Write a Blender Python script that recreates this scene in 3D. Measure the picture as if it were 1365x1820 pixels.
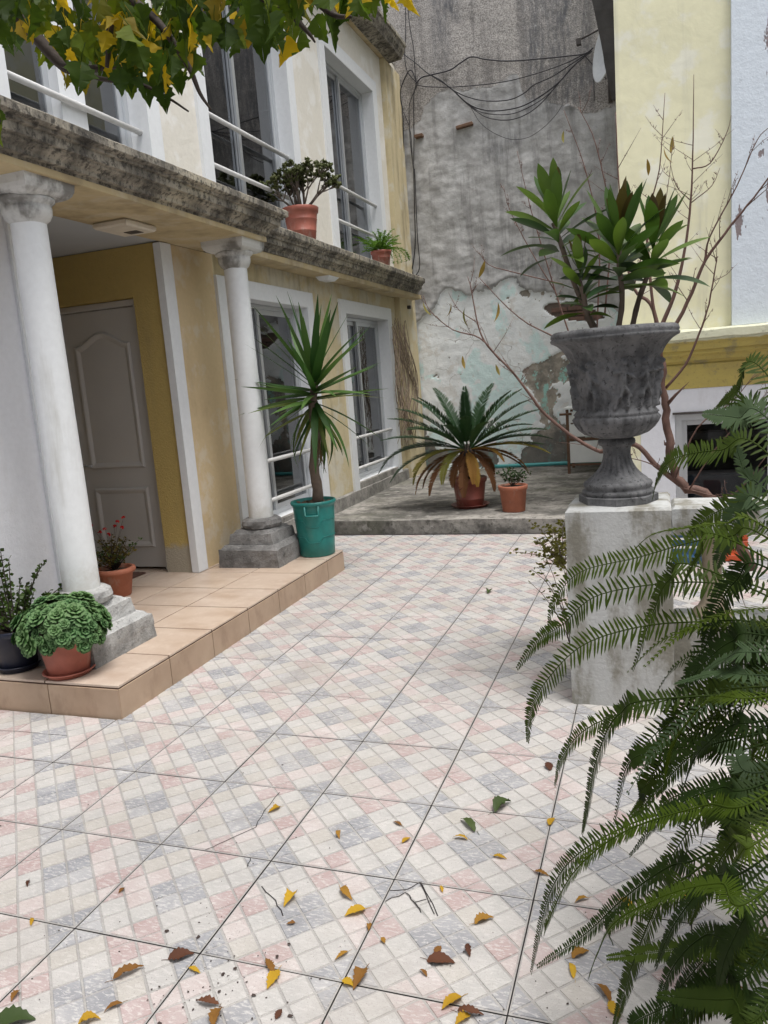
import bpy, bmesh, math, random
from mathutils import Vector, Matrix, noise
from math import radians as RAD, sin, cos, pi, tan, sqrt

for o in list(bpy.data.objects): bpy.data.objects.remove(o, do_unlink=True)
SC = bpy.context.scene
COL = SC.collection
R = random.Random(11)

# ------------------------------------------------------------------ camera
F_PX, YAW, PITCH, ROLL, CAM_H = 1372.1, -.3454, -.1668, -.0779, 1.55
fwd = Vector((sin(YAW)*cos(PITCH), cos(YAW)*cos(PITCH), sin(PITCH)))
r0 = Vector((cos(YAW), -sin(YAW), 0)); u0 = r0.cross(fwd)
right = cos(ROLL)*r0 + sin(ROLL)*u0
up = -sin(ROLL)*r0 + cos(ROLL)*u0
cam = bpy.data.cameras.new('camera'); cam.sensor_fit = 'VERTICAL'; cam.sensor_height = 24
cam.lens = F_PX/1820*24; cam.clip_start = .05; cam.clip_end = 500
camo = bpy.data.objects.new('camera', cam); COL.objects.link(camo)
camo.matrix_world = Matrix(((right.x, up.x, -fwd.x, 0), (right.y, up.y, -fwd.y, 0), (right.z, up.z, -fwd.z, CAM_H), (0, 0, 0, 1)))
SC.camera = camo
CP = Vector((0, 0, CAM_H))
def ray(px, py): return fwd + right*((px-682.5)/F_PX) - up*((py-910)/F_PX)
def atY(px, py, Y): d = ray(px, py); return CP + d*(Y/d.y)
def atX(px, py, X): d = ray(px, py); return CP + d*(X/d.x)
def atZ(px, py, Z): d = ray(px, py); return CP + d*((Z-CAM_H)/d.z)

# ------------------------------------------------------------------ sky, sun, exposure
wd = bpy.data.worlds.new('World'); SC.world = wd; wd.use_nodes = True
wn = wd.node_tree; bgn = wn.nodes['Background']
sky = wn.nodes.new('ShaderNodeTexSky'); sky.sky_type = 'NISHITA'; sky.sun_disc = False
SUN_EL, SUN_AZ = 72, 120          # high and behind the camera, to the right
sky.sun_elevation = RAD(SUN_EL); sky.sun_rotation = RAD(SUN_AZ)
sky.dust_density = 4; sky.air_density = 1; sky.altitude = 50
hs = wn.nodes.new('ShaderNodeHueSaturation'); hs.inputs['Saturation'].default_value = .30
wn.links.new(sky.outputs[0], hs.inputs['Color']); wn.links.new(hs.outputs[0], bgn.inputs[0])
bgn.inputs[1].default_value = .13
sl = bpy.data.lights.new('sun', 'SUN'); sl.energy = 1.5; sl.angle = RAD(24); sl.color = (1, .97, .93)
so = bpy.data.objects.new('sun', sl); COL.objects.link(so); so.location = (4, -6, 12)
sdir = Vector((sin(RAD(SUN_AZ))*cos(RAD(SUN_EL)), cos(RAD(SUN_AZ))*cos(RAD(SUN_EL)), sin(RAD(SUN_EL))))
so.rotation_euler = sdir.to_track_quat('Z', 'Y').to_euler()
SC.view_settings.view_transform = 'Standard'; SC.view_settings.look = 'None'
SC.view_settings.exposure = .84; SC.view_settings.gamma = 1
SC.render.engine = 'CYCLES'
SC.cycles.max_bounces = 6; SC.cycles.diffuse_bounces = 3; SC.cycles.glossy_bounces = 3; SC.cycles.transparent_max_bounces = 8

# ------------------------------------------------------------------ material helpers
class NM:
    def __init__(s, name, space='pos'):
        s.m = bpy.data.materials.new(name); s.m.use_nodes = True
        s.t = s.m.node_tree; s.n = s.t.nodes; s.b = s.n['Principled BSDF']; s.l = s.t.links
        if space == 'pos': s.P = s.n.new('ShaderNodeNewGeometry').outputs['Position']
        else: s.P = s.n.new('ShaderNodeTexCoord').outputs['Object']
    def _in(s, sock, v):
        if hasattr(v, 'is_output') or isinstance(v, bpy.types.NodeSocket): s.l.new(v, sock)
        elif isinstance(v, (tuple, list)): sock.default_value = tuple(v)+((1,) if len(v) == 3 and len(sock.default_value) == 4 else ())
        else: sock.default_value = v
    def vec(s, scale=(1, 1, 1), loc=(0, 0, 0), rot=(0, 0, 0), P=None):
        m = s.n.new('ShaderNodeMapping'); s.l.new(P or s.P, m.inputs[0])
        m.inputs['Scale'].default_value = scale; m.inputs['Location'].default_value = loc; m.inputs['Rotation'].default_value = rot
        return m.outputs[0]
    def noise(s, scale, detail=4, rough=.55, P=None, dist=0):
        n = s.n.new('ShaderNodeTexNoise'); s.l.new(P or s.P, n.inputs['Vector'])
        n.inputs['Scale'].default_value = scale; n.inputs['Detail'].default_value = min(detail, 5)
        n.inputs['Roughness'].default_value = rough; n.inputs['Distortion'].default_value = dist
        return n.outputs['Fac']
    def vor(s, scale, feat='F1', P=None, out='Distance'):
        n = s.n.new('ShaderNodeTexVoronoi'); n.feature = feat; s.l.new(P or s.P, n.inputs['Vector']); n.inputs['Scale'].default_value = scale
        return n.outputs[out]
    def ramp(s, f, a, b, c0=0., c1=1.):      # smooth step from a to b
        n = s.n.new('ShaderNodeMapRange'); n.interpolation_type = 'SMOOTHSTEP'
        s._in(n.inputs[0], f); n.inputs[1].default_value = a; n.inputs[2].default_value = b; n.inputs[3].default_value = c0; n.inputs[4].default_value = c1
        return n.outputs[0]
    def math(s, op, a, b=0.):
        n = s.n.new('ShaderNodeMath'); n.operation = op; s._in(n.inputs[0], a); s._in(n.inputs[1], b); return n.outputs[0]
    def mix(s, f, a, b, mode='MIX'):
        n = s.n.new('ShaderNodeMix'); n.data_type = 'RGBA'; n.blend_type = mode
        s._in(n.inputs[0], f); s._in(n.inputs[6], a); s._in(n.inputs[7], b); return n.outputs[2]
    def sep(s, i, P=None):
        n = s.n.new('ShaderNodeSeparateXYZ'); s.l.new(P or s.P, n.inputs[0]); return n.outputs[i]
    def attr(s, name):
        n = s.n.new('ShaderNodeAttribute'); n.attribute_name = name; return n.outputs['Fac']
    def rnd(s): return s.n.new('ShaderNodeObjectInfo').outputs['Random']
    def bump(s, h, strength=.5, dist=.01, nrm=None):
        n = s.n.new('ShaderNodeBump'); s._in(n.inputs['Height'], h); n.inputs['Strength'].default_value = strength; n.inputs['Distance'].default_value = dist
        if nrm: s.l.new(nrm, n.inputs['Normal'])
        return n.outputs[0]
    def done(s, col, rough=.7, nrm=None, **kw):
        s._in(s.b.inputs['Base Color'], col); s._in(s.b.inputs['Roughness'], rough)
        if nrm: s.l.new(nrm, s.b.inputs['Normal'])
        for k, v in kw.items(): s._in(s.b.inputs[k.replace('_', ' ')], v)
        return s.m
def simple(name, col, rough=.6, var=.12, scale=20, bump=.15, bscale=60, **kw):
    k = NM(name); f = k.noise(scale, 4)
    c = k.mix(f, [v*(1-var*1.5) for v in col], [min(1, v*(1+var)) for v in col])
    return k.done(c, rough, k.bump(k.noise(bscale, 5), bump, .004), **kw)
def plaster(name, col, dirt=(.2, .17, .12), dlo=.55, dhi=.8, dscale=1.6, bump=.35, bscale=14, fine=90, streak=.5, light=None, lamt=.5):
    k = NM(name)
    big = k.noise(dscale, 6, .62); st = k.noise(3.2, 5, .6, k.vec((2.2, 2.2, .28)))
    d = k.math('ADD', k.math('MULTIPLY', big, 1-streak), k.math('MULTIPLY', st, streak))
    c = k.mix(k.noise(fine*.3, 4), [v*.9 for v in col], [min(1, v*1.06) for v in col])
    if light: c = k.mix(k.ramp(k.noise(dscale*2.3, 5, .6, k.vec(loc=(4, 2, 7))), .5, .62, 0, lamt), c, light)
    c = k.mix(k.ramp(d, dlo, dhi, 0, .8), c, dirt)
    h = k.math('ADD', k.noise(bscale, 6, .6), k.math('MULTIPLY', k.noise(fine, 3), .35))
    return k, c, h
# ------------------------------------------------------------------ object helpers
WORLD = {}
def reg(o, parent, M):
    COL.objects.link(o)
    if parent is not None:
        o.parent = parent; o.matrix_parent_inverse = WORLD[parent.name].inverted()
    o.matrix_basis = M; WORLD[o.name] = M
def tag(o, label, cat, group=None):
    o['label'] = label; o['category'] = cat
    if group: o['group'] = group
    return o
def thing(name, label, cat, loc=(0, 0, 0), group=None):
    o = bpy.data.objects.new(name, None); o.empty_display_size = .1
    reg(o, None, Matrix.Translation(Vector(loc))); return tag(o, label, cat, group)
class MB:
    def __init__(s): s.v = []; s.f = []; s.mi = []; s.sm = []
    def add(s, vs, fs, mi=0, sm=False):
        b = len(s.v); s.v += [tuple(v) for v in vs]
        for f in fs: s.f.append(tuple(b+i for i in f)); s.mi.append(mi); s.sm.append(sm)
    def box(s, x0, x1, y0, y1, z0, z1, mi=0, bev=0):
        if bev <= 0:
            s.add([(x0, y0, z0), (x1, y0, z0), (x1, y1, z0), (x0, y1, z0), (x0, y0, z1), (x1, y0, z1), (x1, y1, z1), (x0, y1, z1)],
                  [(3, 2, 1, 0), (4, 5, 6, 7), (0, 1, 5, 4), (1, 2, 6, 5), (2, 3, 7, 6), (3, 0, 4, 7)], mi)
        else:
            s.sq([(x0+bev, x1-bev, y0+bev, y1-bev, z0), (x0, x1, y0, y1, z0+bev), (x0, x1, y0, y1, z1-bev), (x0+bev, x1-bev, y0+bev, y1-bev, z1)], mi)
    def sq(s, rings, mi=0, sm=False):       # loft of rectangles (x0,x1,y0,y1,z)
        vs = []; fs = []
        for (x0, x1, y0, y1, z) in rings: vs += [(x0, y0, z), (x1, y0, z), (x1, y1, z), (x0, y1, z)]
        for i in range(len(rings)-1):
            for j in range(4):
                a = i*4+j; b = i*4+(j+1) % 4; fs.append((a, b, b+4, a+4))
        fs.append((3, 2, 1, 0)); n = len(rings)*4; fs.append((n-4, n-3, n-2, n-1)); s.add(vs, fs, mi, sm)
    def lathe(s, prof, c=(0, 0, 0), n=24, mi=0, sm=True, cap=True, fl=None):   # prof (r,z); fl(i_ring, angle, r, z)->r
        vs = []; fs = []
        for i, (r, z) in enumerate(prof):
            for j in range(n):
                a = 2*pi*j/n; rr = fl(i, a, r, z) if fl else r
                vs.append((c[0]+rr*cos(a), c[1]+rr*sin(a), c[2]+z))
        for i in range(len(prof)-1):
            for j in range(n): fs.append((i*n+j, i*n+(j+1) % n, (i+1)*n+(j+1) % n, (i+1)*n+j))
        s.add(vs, fs, mi, sm)
        if cap: s.add(vs[:n], [tuple(range(n))[::-1]], mi); s.add(vs[-n:], [tuple(range(n))], mi)
    def tube(s, pts, rad, n=6, mi=0, sm=True):
        pts = [Vector(p) for p in pts]; rs = rad if isinstance(rad, (list, tuple)) else [rad]*len(pts)
        t = (pts[1]-pts[0]).normalized(); u = t.orthogonal().normalized(); vs = []; fs = []
        for i, p in enumerate(pts):
            if i: 
                t2 = ((pts[i+1] if i < len(pts)-1 else p) - pts[i-1]).normalized()
                u = (u - t2*u.dot(t2)); u = u.normalized() if u.length > 1e-6 else t2.orthogonal().normalized(); t = t2
            w = t.cross(u)
            for j in range(n): a = 2*pi*j/n; vs.append(p+(u*cos(a)+w*sin(a))*rs[i])
        m = len(pts)
        for i in range(m-1):
            for j in range(n): fs.append((i*n+j, i*n+(j+1) % n, (i+1)*n+(j+1) % n, (i+1)*n+j))
        fs.append(tuple(range(n))[::-1]); fs.append(tuple((m-1)*n+j for j in range(n))); s.add(vs, fs, mi, sm)
    def mesh(s, name, mats):
        me = bpy.data.meshes.new(name); me.from_pydata([tuple(v) for v in s.v], [], s.f)
        for m in (mats if isinstance(mats, (list, tuple)) else [mats]): me.materials.append(m)
        me.polygons.foreach_set('material_index', s.mi); me.polygons.foreach_set('use_smooth', s.sm)
        me.validate(); me.update(); return me
    def build(s, name, mats, parent=None, jit=None):
        if jit:
            a, sc = jit
            s.v = [tuple(Vector(v)+noise.noise_vector(Vector(v)*sc)*a) for v in s.v]
        if parent is not None:
            o = bpy.data.objects.new(name, s.mesh(name, mats)); reg(o, parent, Matrix.Identity(4)); return o
        xs = [v[0] for v in s.v]; ys = [v[1] for v in s.v]; z0 = min(v[2] for v in s.v)
        c = Vector(((min(xs)+max(xs))/2, (min(ys)+max(ys))/2, z0)); s.v = [tuple(Vector(v)-c) for v in s.v]
        o = bpy.data.objects.new(name, s.mesh(name, mats)); reg(o, None, Matrix.Translation(c)); return o
def inst(name, me, M, parent=None, mat=None):
    o = bpy.data.objects.new(name, me); reg(o, parent, M)
    if mat:
        if not me.materials: me.materials.append(mat)
        o.material_slots[0].link = 'OBJECT'; o.material_slots[0].material = mat
    return o
def struct(o): o['kind'] = 'structure'; return o
def stuff(o): o['kind'] = 'stuff'; return o
def spline(pts, n):                       # Catmull-Rom resample
    P = [Vector(p) for p in pts]; P = [P[0]*2-P[1]]+P+[P[-1]*2-P[-2]]; out = []
    m = len(P)-3
    for k in range(n+1):
        x = k/n*m; i = min(int(x), m-1); t = x-i; a, b, c, d = P[i:i+4]
        out.append(.5*((2*b)+(c-a)*t+(2*a-5*b+4*c-d)*t*t+(3*b-a-3*c+d)*t**3))
    return out
def smooth(a, b, x): t = max(0, min(1, (x-a)/(b-a))); return t*t*(3-2*t)
def frame(p, d, roll=0, scale=1):         # matrix with local +X along d, local +Z as upward as possible
    x = Vector(d).normalized(); z = Vector((0, 0, 1)); 
    if abs(x.z) > .99: z = Vector((0, 1, 0))
    y = z.cross(x).normalized(); z = x.cross(y)
    M = Matrix((x, y, z)).transposed().to_4x4(); M = M @ Matrix.Rotation(roll, 4, 'X') @ Matrix.Scale(scale, 4)
    return Matrix.Translation(Vector(p)) @ M

# ------------------------------------------------------------------ materials
# floor tile body (cells share one recipe, three tints)
def tilemat(name, col, alt, scr=.35):
    k = NM(name)
    n1 = k.noise(260, 3, .6); n2 = k.noise(38, 5, .7, k.vec((1, 3, 1), rot=(0, 0, .75)), .6); n3 = k.noise(2.3, 5, .6)
    c = k.mix(k.ramp(k.noise(9, 4), .35, .65), col, alt)
    c = k.mix(k.ramp(n2, .5, .62, 0, scr), c, (.60, .58, .56))
    c = k.mix(k.ramp(n1, .56, .70, 0, .65), c, (.20, .18, .17))
    c = k.mix(k.ramp(n3, .48, .75, 0, .45), c, (.30, .27, .24)); c = k.mix(k.ramp(k.noise(.7, 5, .65), .5, .7, 0, .35), c, (.33, .30, .275)); c = k.mix(k.math('MULTIPLY', k.rnd(), .16), c, (.30, .28, .26))
    h = k.math('ADD', n1, k.math('MULTIPLY', n2, .8))
    return k.done(c, .62, k.bump(h, .35, .002))
M_TW = tilemat('tile_white', (.395, .382, .368), (.445, .428, .41))
M_TC = tilemat('tile_cream', (.39, .368, .338), (.435, .41, .378))
M_TG = tilemat('tile_grey', (.235, .24, .258), (.31, .312, .325), .6)
M_TR = tilemat('tile_rose', (.365, .272, .262), (.41, .335, .325), .55)
M_TE = tilemat('tile_edge', (.29, .28, .268), (.35, .34, .325), .15)
M_TG2 = tilemat('tile_grey_worn', (.31, .312, .325), (.385, .38, .385), .6); M_TR2 = tilemat('tile_rose_worn', (.44, .375, .36), (.48, .43, .415), .5); M_TD = tilemat('tile_white_dirty', (.40, .39, .375), (.455, .44, .42), .4)
M_JOINT = simple('joint_dark', (.022, .018, .018), .95)
M_GROUND = simple('earth', (.16, .14, .12), .9)
k = NM('porch_tile'); n1 = k.noise(1.9, 2, .5); n2 = k.noise(6, 2, .5)
c = k.mix(k.ramp(n1, .2, .8), (.50, .41, .345), (.42, .325, .26)); c = k.mix(k.ramp(n2, .2, .8, 0, .5), c, (.56, .47, .39)); c = k.mix(k.ramp(k.noise(60, 2, .6), .4, .8, 0, .3), c, (.36, .25, .17)); c = k.mix(k.math('MULTIPLY', k.rnd(), .4), c, (.50, .385, .29)); c = k.mix(k.ramp(k.noise(3.4, 3, .55, k.vec((1, 1.6, 1), loc=(5, 2, 0))), .45, .75, 0, .6), c, (.34, .235, .165)); c = k.mix(k.ramp(k.noise(13, 3, .6), .5, .75, 0, .4), c, (.60, .51, .43))
M_PT = k.done(c, .36, k.bump(k.noise(12, 2), .04, .003))
k = NM('riser_tile'); c = k.mix(k.ramp(k.noise(3, 5, .6), .3, .7), (.43, .315, .225), (.34, .24, .165)); c = k.mix(k.ramp(k.noise(8, 5, .65, k.vec((1, 1, .5))), .5, .7, 0, .5), c, (.24, .16, .11)); M_RIS = k.done(c, .4, k.bump(k.noise(25, 4), .1, .003))
M_PJ = simple('porch_joint', (.06, .032, .02), .9)
k, c, h = plaster('white_paint', (.74, .76, .77), (.34, .33, .28), .54, .80, 1.3, streak=.8)
zb = k.ramp(k.math('ADD', k.sep(2), k.math('MULTIPLY', k.noise(9, 5, .7), .5)), .98, .78); c = k.mix(k.math('MULTIPLY', zb, .45), c, (.40, .38, .32))
M_WHITE = k.done(c, k.ramp(k.noise(6, 3), .3, .7, .42, .62), k.bump(k.math('ADD', h, k.noise(30, 3, .5, k.vec((1, 1, .12)))), .16, .005))
k, c, h = plaster('white_trim', (.74, .76, .78), (.34, .31, .27), .66, .86, 2.2); M_TRIM = k.done(c, .5, k.bump(h, .1, .003))
k, c, h = plaster('white_wall', (.72, .73, .77), (.40, .38, .36), .54, .78, 1.4); M_WWALL = k.done(c, .75, k.bump(h, .45, .012))
k, c, h = plaster('cream_wall', (.70, .67, .60), (.34, .29, .20), .56, .82, 1.5, light=(.78, .77, .74), lamt=.7); M_CREAM = k.done(c, .8, k.bump(h, .45, .012))
k, c, h = plaster('yellow_wall', (.58, .495, .31), (.22, .175, .11), .47, .69, 1.3, light=(.61, .57, .46), lamt=.9); M_YELL = k.done(c, .85, k.bump(h, .5, .012))
k, c, h = plaster('peach_wall', (.62, .485, .29), (.36, .25, .13), .50, .80, 1.5, light=(.65, .57, .44), lamt=.8, streak=.3); M_PEACH = k.done(c, .85, k.bump(h, .25, .01))
k, c, h = plaster('ochre_render', (.56, .42, .15), (.36, .28, .13), .50, .8, 1.2, fine=70)
zc = k.ramp(k.math('ADD', k.sep(2), k.math('MULTIPLY', k.noise(9, 4), .18)), .44, .50, 1, 0)
c = k.mix(k.math('MULTIPLY', zc, .8), c, (.42, .40, .36))
M_OCHRE = k.done(c, .9, k.bump(k.noise(75, 4, .7), .9, .012))
k, c, h = plaster('soffit_yellow', (.50, .40, .23), (.18, .135, .08), .46, .70, 1.8, streak=.2, light=(.56, .49, .36)); M_SOFF = k.done(c, .85, k.bump(h, .35, .01))
M_CEIL = simple('ceiling_grey', (.40, .42, .44), .8, .08, 3)
# weathered stone mouldings
k = NM('cornice_stone'); P2 = k.vec((1, 1, .35)); a = k.noise(4.2, 8, .72, P2); b = k.noise(24, 6, .7); d = k.noise(1.4, 5, .6, k.vec(loc=(7, 1, 3)))
c = k.mix(k.ramp(a, .36, .66), (.095, .086, .072), (.37, .335, .27)); c = k.mix(k.ramp(d, .5, .66, 0, .6), c, (.47, .42, .31))
c = k.mix(k.ramp(b, .47, .62, 0, .8), c, (.028, .026, .023)); c = k.mix(k.ramp(k.noise(60, 4, .7), .62, .72, 0, .6), c, (.42, .40, .35))
M_STONE = k.done(c, .95, k.bump(k.math('ADD', b, k.noise(80, 4)), .55, .008))
def concrete(name, dark, lite, moss=None, amt=.5):
    k = NM(name); a = k.noise(3.3, 7, .7); b = k.noise(30, 6, .75)
    c = k.mix(k.ramp(a, .34, .66), dark, lite); c = k.mix(k.ramp(b, .54, .68, 0, .6), c, [v*.45 for v in dark]); c = k.mix(k.ramp(b, .28, .42, .5, 0), c, [min(1, v*1.35) for v in lite])
    if moss: c = k.mix(k.ramp(k.noise(2.1, 6, .7, k.vec(loc=(9, 3, 1))), .5, .7, 0, amt), c, moss)
    return k.done(c, .93, k.bump(k.math('ADD', b, k.math('MULTIPLY', k.noise(90, 4, .7), .6)), .8, .012))
M_CONC = concrete('concrete_old', (.13, .125, .115), (.33, .315, .29))
M_CONCW = concrete('concrete_painted', (.34, .34, .33), (.58, .58, .57))
k = NM('concrete_terrace'); P2 = k.vec((1, 1.5, 1)); a = k.noise(2.2, 5, .7, P2); b = k.noise(17, 5, .75)
c = k.mix(k.ramp(a, .36, .64), (.10, .095, .085), (.33, .31, .28)); c = k.mix(k.ramp(b, .50, .66, 0, .75), c, (.06, .056, .048)); c = k.mix(k.ramp(k.noise(1.1, 5, .6, k.vec(loc=(3, 1, 0))), .5, .64, 0, .5), c, (.085, .088, .055)); c = k.mix(k.ramp(k.noise(7, 5, .7, k.vec(loc=(1, 6, 0))), .56, .68, 0, .6), c, (.42, .40, .37))
M_TERR = k.done(c, .88, k.bump(b, .6, .015))
k = NM('pedestal_paint'); st = k.noise(4.2, 5, .6, k.vec((1.6, 1.6, .55))); b = k.noise(20, 6, .7)
c = k.mix(k.ramp(st, .38, .62), (.44, .45, .445), (.29, .285, .26)); c = k.mix(k.ramp(k.math('ADD', k.math('MULTIPLY', st, .7), k.math('MULTIPLY', b, .3)), .47, .60, 0, .75), c, (.17, .16, .125))
c = k.mix(k.ramp(k.noise(6, 6, .7, k.vec(loc=(2, 2, 2))), .64, .72, 0, .6), c, (.14, .135, .12))
M_PED = k.done(c, .85, k.bump(k.math('ADD', b, k.noise(70, 3)), .45, .006))
k = NM('urn_stone'); a = k.noise(9, 7, .7); b = k.noise(55, 5, .7); st = k.noise(14, 5, .6, k.vec((1, 1, .15)))
c = k.mix(k.ramp(a, .32, .68), (.062, .063, .066), (.15, .151, .155)); c = k.mix(k.ramp(st, .52, .68, 0, .6), c, (.19, .19, .195)); c = k.mix(k.ramp(b, .54, .66, 0, .8), c, (.018, .018, .019))
M_URN = k.done(c, .85, k.bump(b, .5, .006))
# right-hand house
k, c, h = plaster('pale_yellow_wall', (.78, .75, .52), (.56, .54, .43), .56, .8, 1.4, light=(.80, .79, .68), lamt=.75, streak=.35, bscale=4, fine=40); M_PYEL = k.done(k.mix(k.ramp(k.noise(2.4, 5, .6, k.vec((2.5, 1, .16), loc=(3, 0, 0))), .54, .72, 0, .35), c, (.42, .41, .33)), .8, k.bump(k.noise(5.5, 4, .5, None, .3), .22, .03))
k, c, h = plaster('blue_white_wall', (.66, .72, .78), (.40, .42, .44), .60, .8, 1.2)
pz = k.math('ADD', k.noise(2.6, 7, .68, k.vec((1.5, 1, .55), loc=(.6, 0, 1.5))), k.math('MULTIPLY', k.ramp(k.sep(0), .65, 1.0), .085))
c = k.mix(k.ramp(pz, .655, .68), c, (.23, .19, .19)); M_BLUEW = k.done(c, .8, k.bump(k.math('SUBTRACT', h, k.ramp(pz, .655, .68)), .5, .012))
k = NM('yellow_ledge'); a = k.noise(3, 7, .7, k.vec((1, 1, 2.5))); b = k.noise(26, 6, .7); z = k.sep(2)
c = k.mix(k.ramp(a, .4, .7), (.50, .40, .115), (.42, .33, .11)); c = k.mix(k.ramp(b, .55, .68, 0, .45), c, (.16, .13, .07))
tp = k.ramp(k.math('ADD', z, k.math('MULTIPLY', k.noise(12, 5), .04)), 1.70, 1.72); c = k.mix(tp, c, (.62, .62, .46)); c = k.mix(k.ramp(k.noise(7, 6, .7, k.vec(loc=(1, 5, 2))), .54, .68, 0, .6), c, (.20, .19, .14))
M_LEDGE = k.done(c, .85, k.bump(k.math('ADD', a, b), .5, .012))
# metal, glass, timber, plastics
M_ALU = simple('aluminium', (.60, .62, .64), .38, .06, 8, .05, Metallic=.65)
M_RAIL = simple('rail_paint', (.58, .58, .57), .5, .12, 14, .15)
M_DARKM = simple('dark_metal', (.06, .05, .045), .6, .3, 20, .3)
M_RUST = simple('rusty_steel', (.16, .09, .055), .8, .4, 16, .5)
M_DOOR = simple('door_paint', (.54, .525, .505), .5, .06, 2.5, .06)
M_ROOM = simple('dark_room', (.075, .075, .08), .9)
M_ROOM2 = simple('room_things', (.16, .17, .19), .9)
M_LAMP = simple('lamp_plastic', (.64, .58, .48), .5)
M_MAT = simple('mat_brown', (.12, .06, .045), .95, .4, 60, .8, 120)
k = NM('pane_glass'); g = k.n.new('ShaderNodeBsdfGlossy'); g.inputs['Roughness'].default_value = .015; g.inputs['Color'].default_value = (.95, .97, 1, 1)
tr = k.n.new('ShaderNodeBsdfTransparent'); tr.inputs['Color'].default_value = (.50, .53, .54, 1)
fr = k.n.new('ShaderNodeFresnel'); fr.inputs['IOR'].default_value = 2.6
mx = k.n.new('ShaderNodeMixShader'); k.l.new(fr.outputs[0], mx.inputs[0]); k.l.new(tr.outputs[0], mx.inputs[1]); k.l.new(g.outputs[0], mx.inputs[2])
nb = k.bump(k.noise(1.7, 2), .03, .02); k.l.new(nb, g.inputs['Normal'])
k.l.new(mx.outputs[0], k.n['Material Output'].inputs[0]); M_GLASS = k.m
M_GLASS2 = M_GLASS.copy(); M_GLASS2.name = 'pane_glass_dim'
for nd in M_GLASS2.node_tree.nodes:
    if nd.type == 'FRESNEL': nd.inputs['IOR'].default_value = 1.4
def potmat(name, col, dust=(.45, .36, .3), rough=.5):
    k = NM(name); a = k.noise(9, 6, .65); c = k.mix(k.ramp(a, .3, .7), [v*.85 for v in col], [v*1.1 for v in col])
    c = k.mix(k.ramp(k.noise(5, 6, .7, k.vec((1, 1, .5), loc=(3, 3, 3))), .52, .68, 0, .6), c, dust)
    return k.done(c, rough, k.bump(k.noise(120, 3), .08, .002))
M_POT = potmat('terracotta_plastic', (.36, .115, .08)); M_POT2 = potmat('terracotta_clay', (.40, .14, .08), rough=.75); M_POT3 = potmat('terracotta_dark', (.27, .075, .055))
M_TEAL = potmat('teal_plastic', (.012, .185, .165), (.05, .2, .18), .38); M_NAVY = potmat('navy_glaze', (.012, .016, .035), (.03, .03, .04), .35)
M_SOIL = simple('soil', (.045, .032, .022), .95, .4, 60, .9, 90); M_LITTER = simple('bark_litter', (.16, .11, .075), .95, .45, 70, .9, 90)
M_TEALP = simple('teal_hose', (.05, .28, .28), .5)
M_CBLUE = simple('blue_crate', (.02, .07, .16), .5); M_CORAN = simple('orange_crate', (.48, .075, .02), .45); M_CABLE = simple('cable_black', (.02, .018, .022), .6)
M_WPANEL = simple('enamel_white', (.80, .82, .81), .45, .08, 6)
M_DISH = simple('dish_white', (.62, .64, .64), .5)
def leafmat(name, col, col2, rough=.45, trans=.25, nsc=6, spec=.5):
    if 'fern' in name: spec = .22
    if 'tree' in name: nsc = 34
    k = NM(name); f = k.math('ADD', k.math('MULTIPLY', k.rnd(), .6), k.math('MULTIPLY', k.noise(nsc, 3), .4))
    c = k.mix(k.ramp(f, .2, .8), col, col2)
    k.done(k.mix(1, c, (.74, .74, .74), 'MULTIPLY'), min(.75, rough+.12)); k.b.inputs['Specular IOR Level'].default_value = spec*.45
    t = k.n.new('ShaderNodeBsdfTranslucent'); k.l.new(k.mix(1, c, (1.5, 1.5, .8), 'MULTIPLY'), t.inputs['Color'])
    mx = k.n.new('ShaderNodeMixShader'); mx.inputs[0].default_value = trans
    k.l.new(k.b.outputs[0], mx.inputs[1]); k.l.new(t.outputs[0], mx.inputs[2]); k.l.new(mx.outputs[0], k.n['Material Output'].inputs[0]); return k.m
L_YUC = leafmat('leaf_yucca', (.035, .095, .022), (.085, .165, .04), .38, .15)
L_YUCM = leafmat('leaf_yucca_pale', (.10, .16, .035), (.17, .20, .05), .45, .15)
L_YUCY = leafmat('leaf_yucca_dry', (.16, .10, .05), (.24, .17, .09), .8, .1)
L_CYC = leafmat('leaf_cycad', (.018, .052, .018), (.035, .080, .026), .35, .08)
L_CYCB = leafmat('leaf_cycad_blue', (.028, .065, .035), (.045, .09, .05), .4, .08)
L_CYCY = leafmat('leaf_cycad_yellow', (.42, .25, .05), (.30, .15, .035), .6, .2); L_CYCM = leafmat('leaf_cycad_half', (.17, .17, .035), (.32, .21, .05), .55, .15); L_CYCD = leafmat('leaf_cycad_dead', (.16, .07, .03), (.24, .11, .04), .8, .1)
L_COR = leafmat('leaf_cordyline', (.045, .10, .022), (.115, .19, .035), .30, .2); L_CORR = leafmat('leaf_cordyline_bronze', (.075, .05, .018), (.11, .085, .02), .32, .2); L_CORD = leafmat('leaf_cordyline_dark', (.028, .065, .024), (.055, .105, .03), .3, .12)
L_FERN = leafmat('leaf_fern', (.026, .047, .007), (.050, .078, .011), .45, .22, 14); L_FERNL = leafmat('leaf_fern_light', (.052, .085, .008), (.074, .112, .011), .45, .3, 14); L_FERNB = leafmat('leaf_fern_grey', (.055, .09, .04), (.085, .13, .065), .5, .2); L_FERND = leafmat('leaf_fern_dark', (.018, .036, .006), (.032, .058, .010), .5, .15, 14)
L_MG = leafmat('leaf_tree_dark', (.030, .060, .007), (.062, .105, .012), .5, .45); L_ML = leafmat('leaf_tree_green', (.075, .125, .012), (.14, .18, .016), .5, .45); L_MY = leafmat('leaf_tree_yellow', (.40, .30, .012), (.62, .42, .02), .5, .45); L_MO = leafmat('leaf_tree_ochre', (.13, .14, .015), (.36, .24, .02), .5, .4)
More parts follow.
